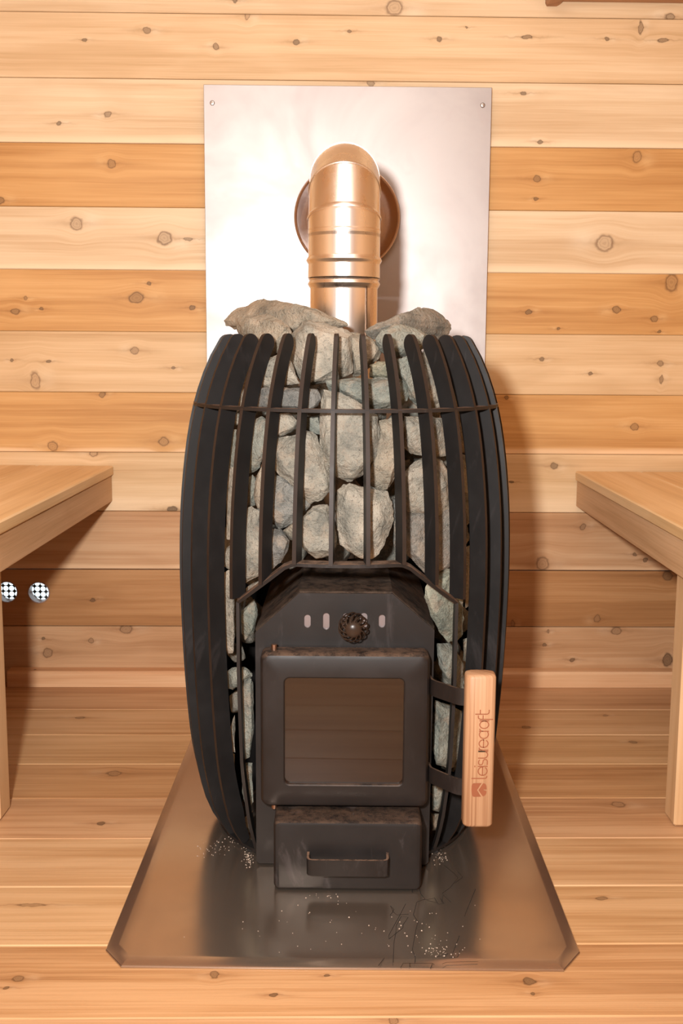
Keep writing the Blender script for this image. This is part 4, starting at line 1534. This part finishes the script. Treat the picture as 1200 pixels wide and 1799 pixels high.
# --- left flank
S('tall pale stone behind the left slats at mid height', 'P', [(398, 824), (412, 819), (412, 912), (406, 948), (398, 947)], W_)
S('pale stone bulging between the left slats above the arch corner', 'C', [(345, 682), (370, 612), (406, 582), (412, 752), (370, 740), (347, 712)], W_)
S('long pale stone behind the left slats beside the arch corner', 'P', [(393, 1004), (408, 1001), (412, 1060), (412, 1118), (409, 1146), (402, 1147), (395, 1137), (393, 1080)], W_)
S('dark green wedge stone left of the firebox shoulder', 'C', [(460, 1042), (552, 945), (566, 1050), (542, 1168), (490, 1212), (470, 1160)], (0.78, .88, .85), back=0.02)
S('pale chip of stone on the left diagonal of the arch', 'C', [(505, 872), (592, 820), (598, 840), (508, 914)], W_, back=0.012)
S('small flat stone left of the firebox at door-top height', 'E', [(362, 332), (420, 322), (480, 312), (538, 352), (532, 372), (480, 386), (455, 402), (410, 453), (370, 443)], G)
S('tall grey-green stone left of the firebox beside the door', 'E', [(462, 432), (490, 390), (530, 386), (545, 420), (545, 740), (520, 895), (480, 925), (467, 895)], G)
S('narrow pale stone left of the arch leg low down', 'E', [(387, 742), (410, 685), (422, 625), (426, 868), (396, 858)], W_)
S('upright green stone left of the firebox near the bottom', 'E', [(472, 945), (538, 940), (545, 1195), (520, 1242), (492, 1218), (477, 1120)], G)
S('lowest stone left of the firebox on the pad', 'E', [(492, 1302), (540, 1255), (548, 1405), (492, 1398)], T_, back=0.01)
S('pale stone low between the left slat and the arch leg', 'E', [(395, 878), (422, 884), (430, 1118), (412, 1050)], W_, back=0.01)
S('stone sliver between the far left slats at mid height', 'P', [(363, 792), (378, 772), (380, 900), (367, 903)], W_, y=1.64)
S('stone sliver between the far left slats lower down', 'P', [(364, 1010), (372, 1005), (374, 1130), (366, 1135)], W_, y=1.64)
S('stone sliver between the far left slats at door height', 'P', [(368, 1172), (376, 1182), (382, 1288), (372, 1286)], W_, y=1.64)
# --- right flank
S('grey-green stone right of the firebox shoulder', 'P', [(768, 1131), (790, 1131), (803, 1150), (812, 1172), (818, 1200), (816, 1214), (803, 1214), (790, 1202), (782, 1190), (773, 1165)], G)
S('long green-grey stone right of the door between the handle straps', 'P', [(764, 1230), (787, 1241), (797, 1246), (812, 1249), (815, 1277), (810, 1328), (795, 1347), (784, 1349), (766, 1342), (760, 1300)], G)
S('grey stone low right of the firebox under the lower strap', 'F', [(600, 1092), (668, 1102), (660, 1198), (640, 1255), (598, 1248)], G)
S('stone sliver between the right slats beside the grip', 'F', [(802, 132), (828, 122), (826, 268), (802, 258)], G, y=1.60)
S('small stone chip at the bottom right inside the cage', 'P', [(758, 1430), (772, 1432), (774, 1455), (760, 1458)], T_, y=1.58, thick=0.03)

# --- stones deeper in the heap that only show in the gaps and hold the front ones up
random.seed(11)
fill_me = []
for q in range(6):
    rnd = random.Random(100 + q)
    bm = bmesh.new()
    for k in range(16):
        vv = Vector((rnd.gauss(0, 1), rnd.gauss(0, 1), rnd.gauss(0, 1))).normalized()
        bm.verts.new((vv.x * 0.042, vv.y * 0.041, vv.z * 0.040))
    hull = bmesh.ops.convex_hull(bm, input=bm.verts[:])
    junk = [g_ for g_ in hull['geom_interior'] + hull['geom_unused'] if isinstance(g_, bmesh.types.BMVert)]
    bmesh.ops.delete(bm, geom=list(set(junk)), context='VERTS')
    finish_rock(bm, 0.8, 40.0 + q, 2)
    me = bpy.data.meshes.new('stone')
    bm.to_mesh(me)
    bm.free()
    me.materials.append(stone_m)
    for p in me.polygons:
        p.use_smooth = True
    fill_me.append(me)
nfill = 0
spots = []
for iz in range(5):
    z = 0.454 + iz * 0.068
    for ix in range(-2, 3):
        spots.append((ix * 0.074 + (0.02 if iz % 2 else -0.015), 1.655, z))
    for sx in (-1, 1):
        spots.append((sx * 0.050, 1.716, z + 0.03))
        spots.append((sx * 0.128, 1.722, z + 0.02))
        spots.append((sx * 0.108, 1.800, z + 0.02))
spots = [q for q in spots if q[2] < 0.70] + [(-0.010, 1.610, 0.700), (0.062, 1.612, 0.698)]
for sx in (-1, 1):
    for yy in (1.600, 1.684, 1.768):
        spots.append((sx * 0.1305, yy, 0.4195))
for iz in range(4):
    z = 0.056 + iz * 0.082
    for sx in (-1, 1):
        for xx, yy, dz in ((0.164, 1.620, 0.0), (0.1735, 1.702, 0.034), (0.160, 1.784, 0.0)):
            spots.append((AX + sx * xx, yy, z + dz))
from mathutils.kdtree import KDTree
allv = [(o_[0].location + v_.co, v_.normal) for o_ in STONES for v_ in o_[0].data.vertices]
kd = KDTree(len(allv))
for i, (p_, n_) in enumerate(allv):
    kd.insert(p_, i)
kd.balance()
placed = []
for (x, y, z) in spots:
    x += random.uniform(-.004, .004)
    z += random.uniform(-.004, .004)
    r = math.hypot(x - AX, y - AY)
    k = min(1.0, (min(Rz(min(z + 0.025, 0.76)), Rz(z - 0.030)) - SD - 0.0055 - r) / 0.042)
    q_ = Vector((x, y, z))
    if x > 0.15 and 0.14 < z < 0.23 and 1.68 < y < 1.73:
        continue
    co_, ix_, ds_ = kd.find(q_)
    if (q_ - co_).dot(allv[ix_][1]) < 0:
        continue
    k = min(k, ds_ / 0.036)
    for (p_, r_) in placed:
        k = min(k, ((q_ - p_).length * 1.06 - r_) / 0.041)
    if k < 0.4:
        continue
    if abs(x) > 0.15:
        k *= 0.92
    placed.append((q_, k * 0.041))

    o = bpy.data.objects.new('sauna_stone', fill_me[nfill % 6])
    COL.objects.link(o)
    o.location = (x, y, z)
    o.scale = (k, k, k)
    o.rotation_euler = (random.uniform(0, 6.28), random.uniform(0, 6.28), random.uniform(0, 6.28))
    k = random.uniform(0.7, 1.05)
    o.color = (k, k, k * 0.97, 1)
    if abs(x) > 0.15:
        sd = 'left' if x < 0 else 'right'
        tag(o, 'grey stone deep between the firebox and the %s side of the cage' % sd, 'stone', 'stones deep in the %s flank of the cage' % sd)
    elif z < 0.56:
        tag(o, 'grey stone deep in the heap, resting just above the firebox top', 'stone', 'stones deep in the heap above the firebox')
    else:
        tag(o, 'grey stone deep in the heap behind the upper front stones', 'stone', 'stones deep in the top of the heap')
    nfill += 1
print('stones', len(STONES), 'fill', nfill)
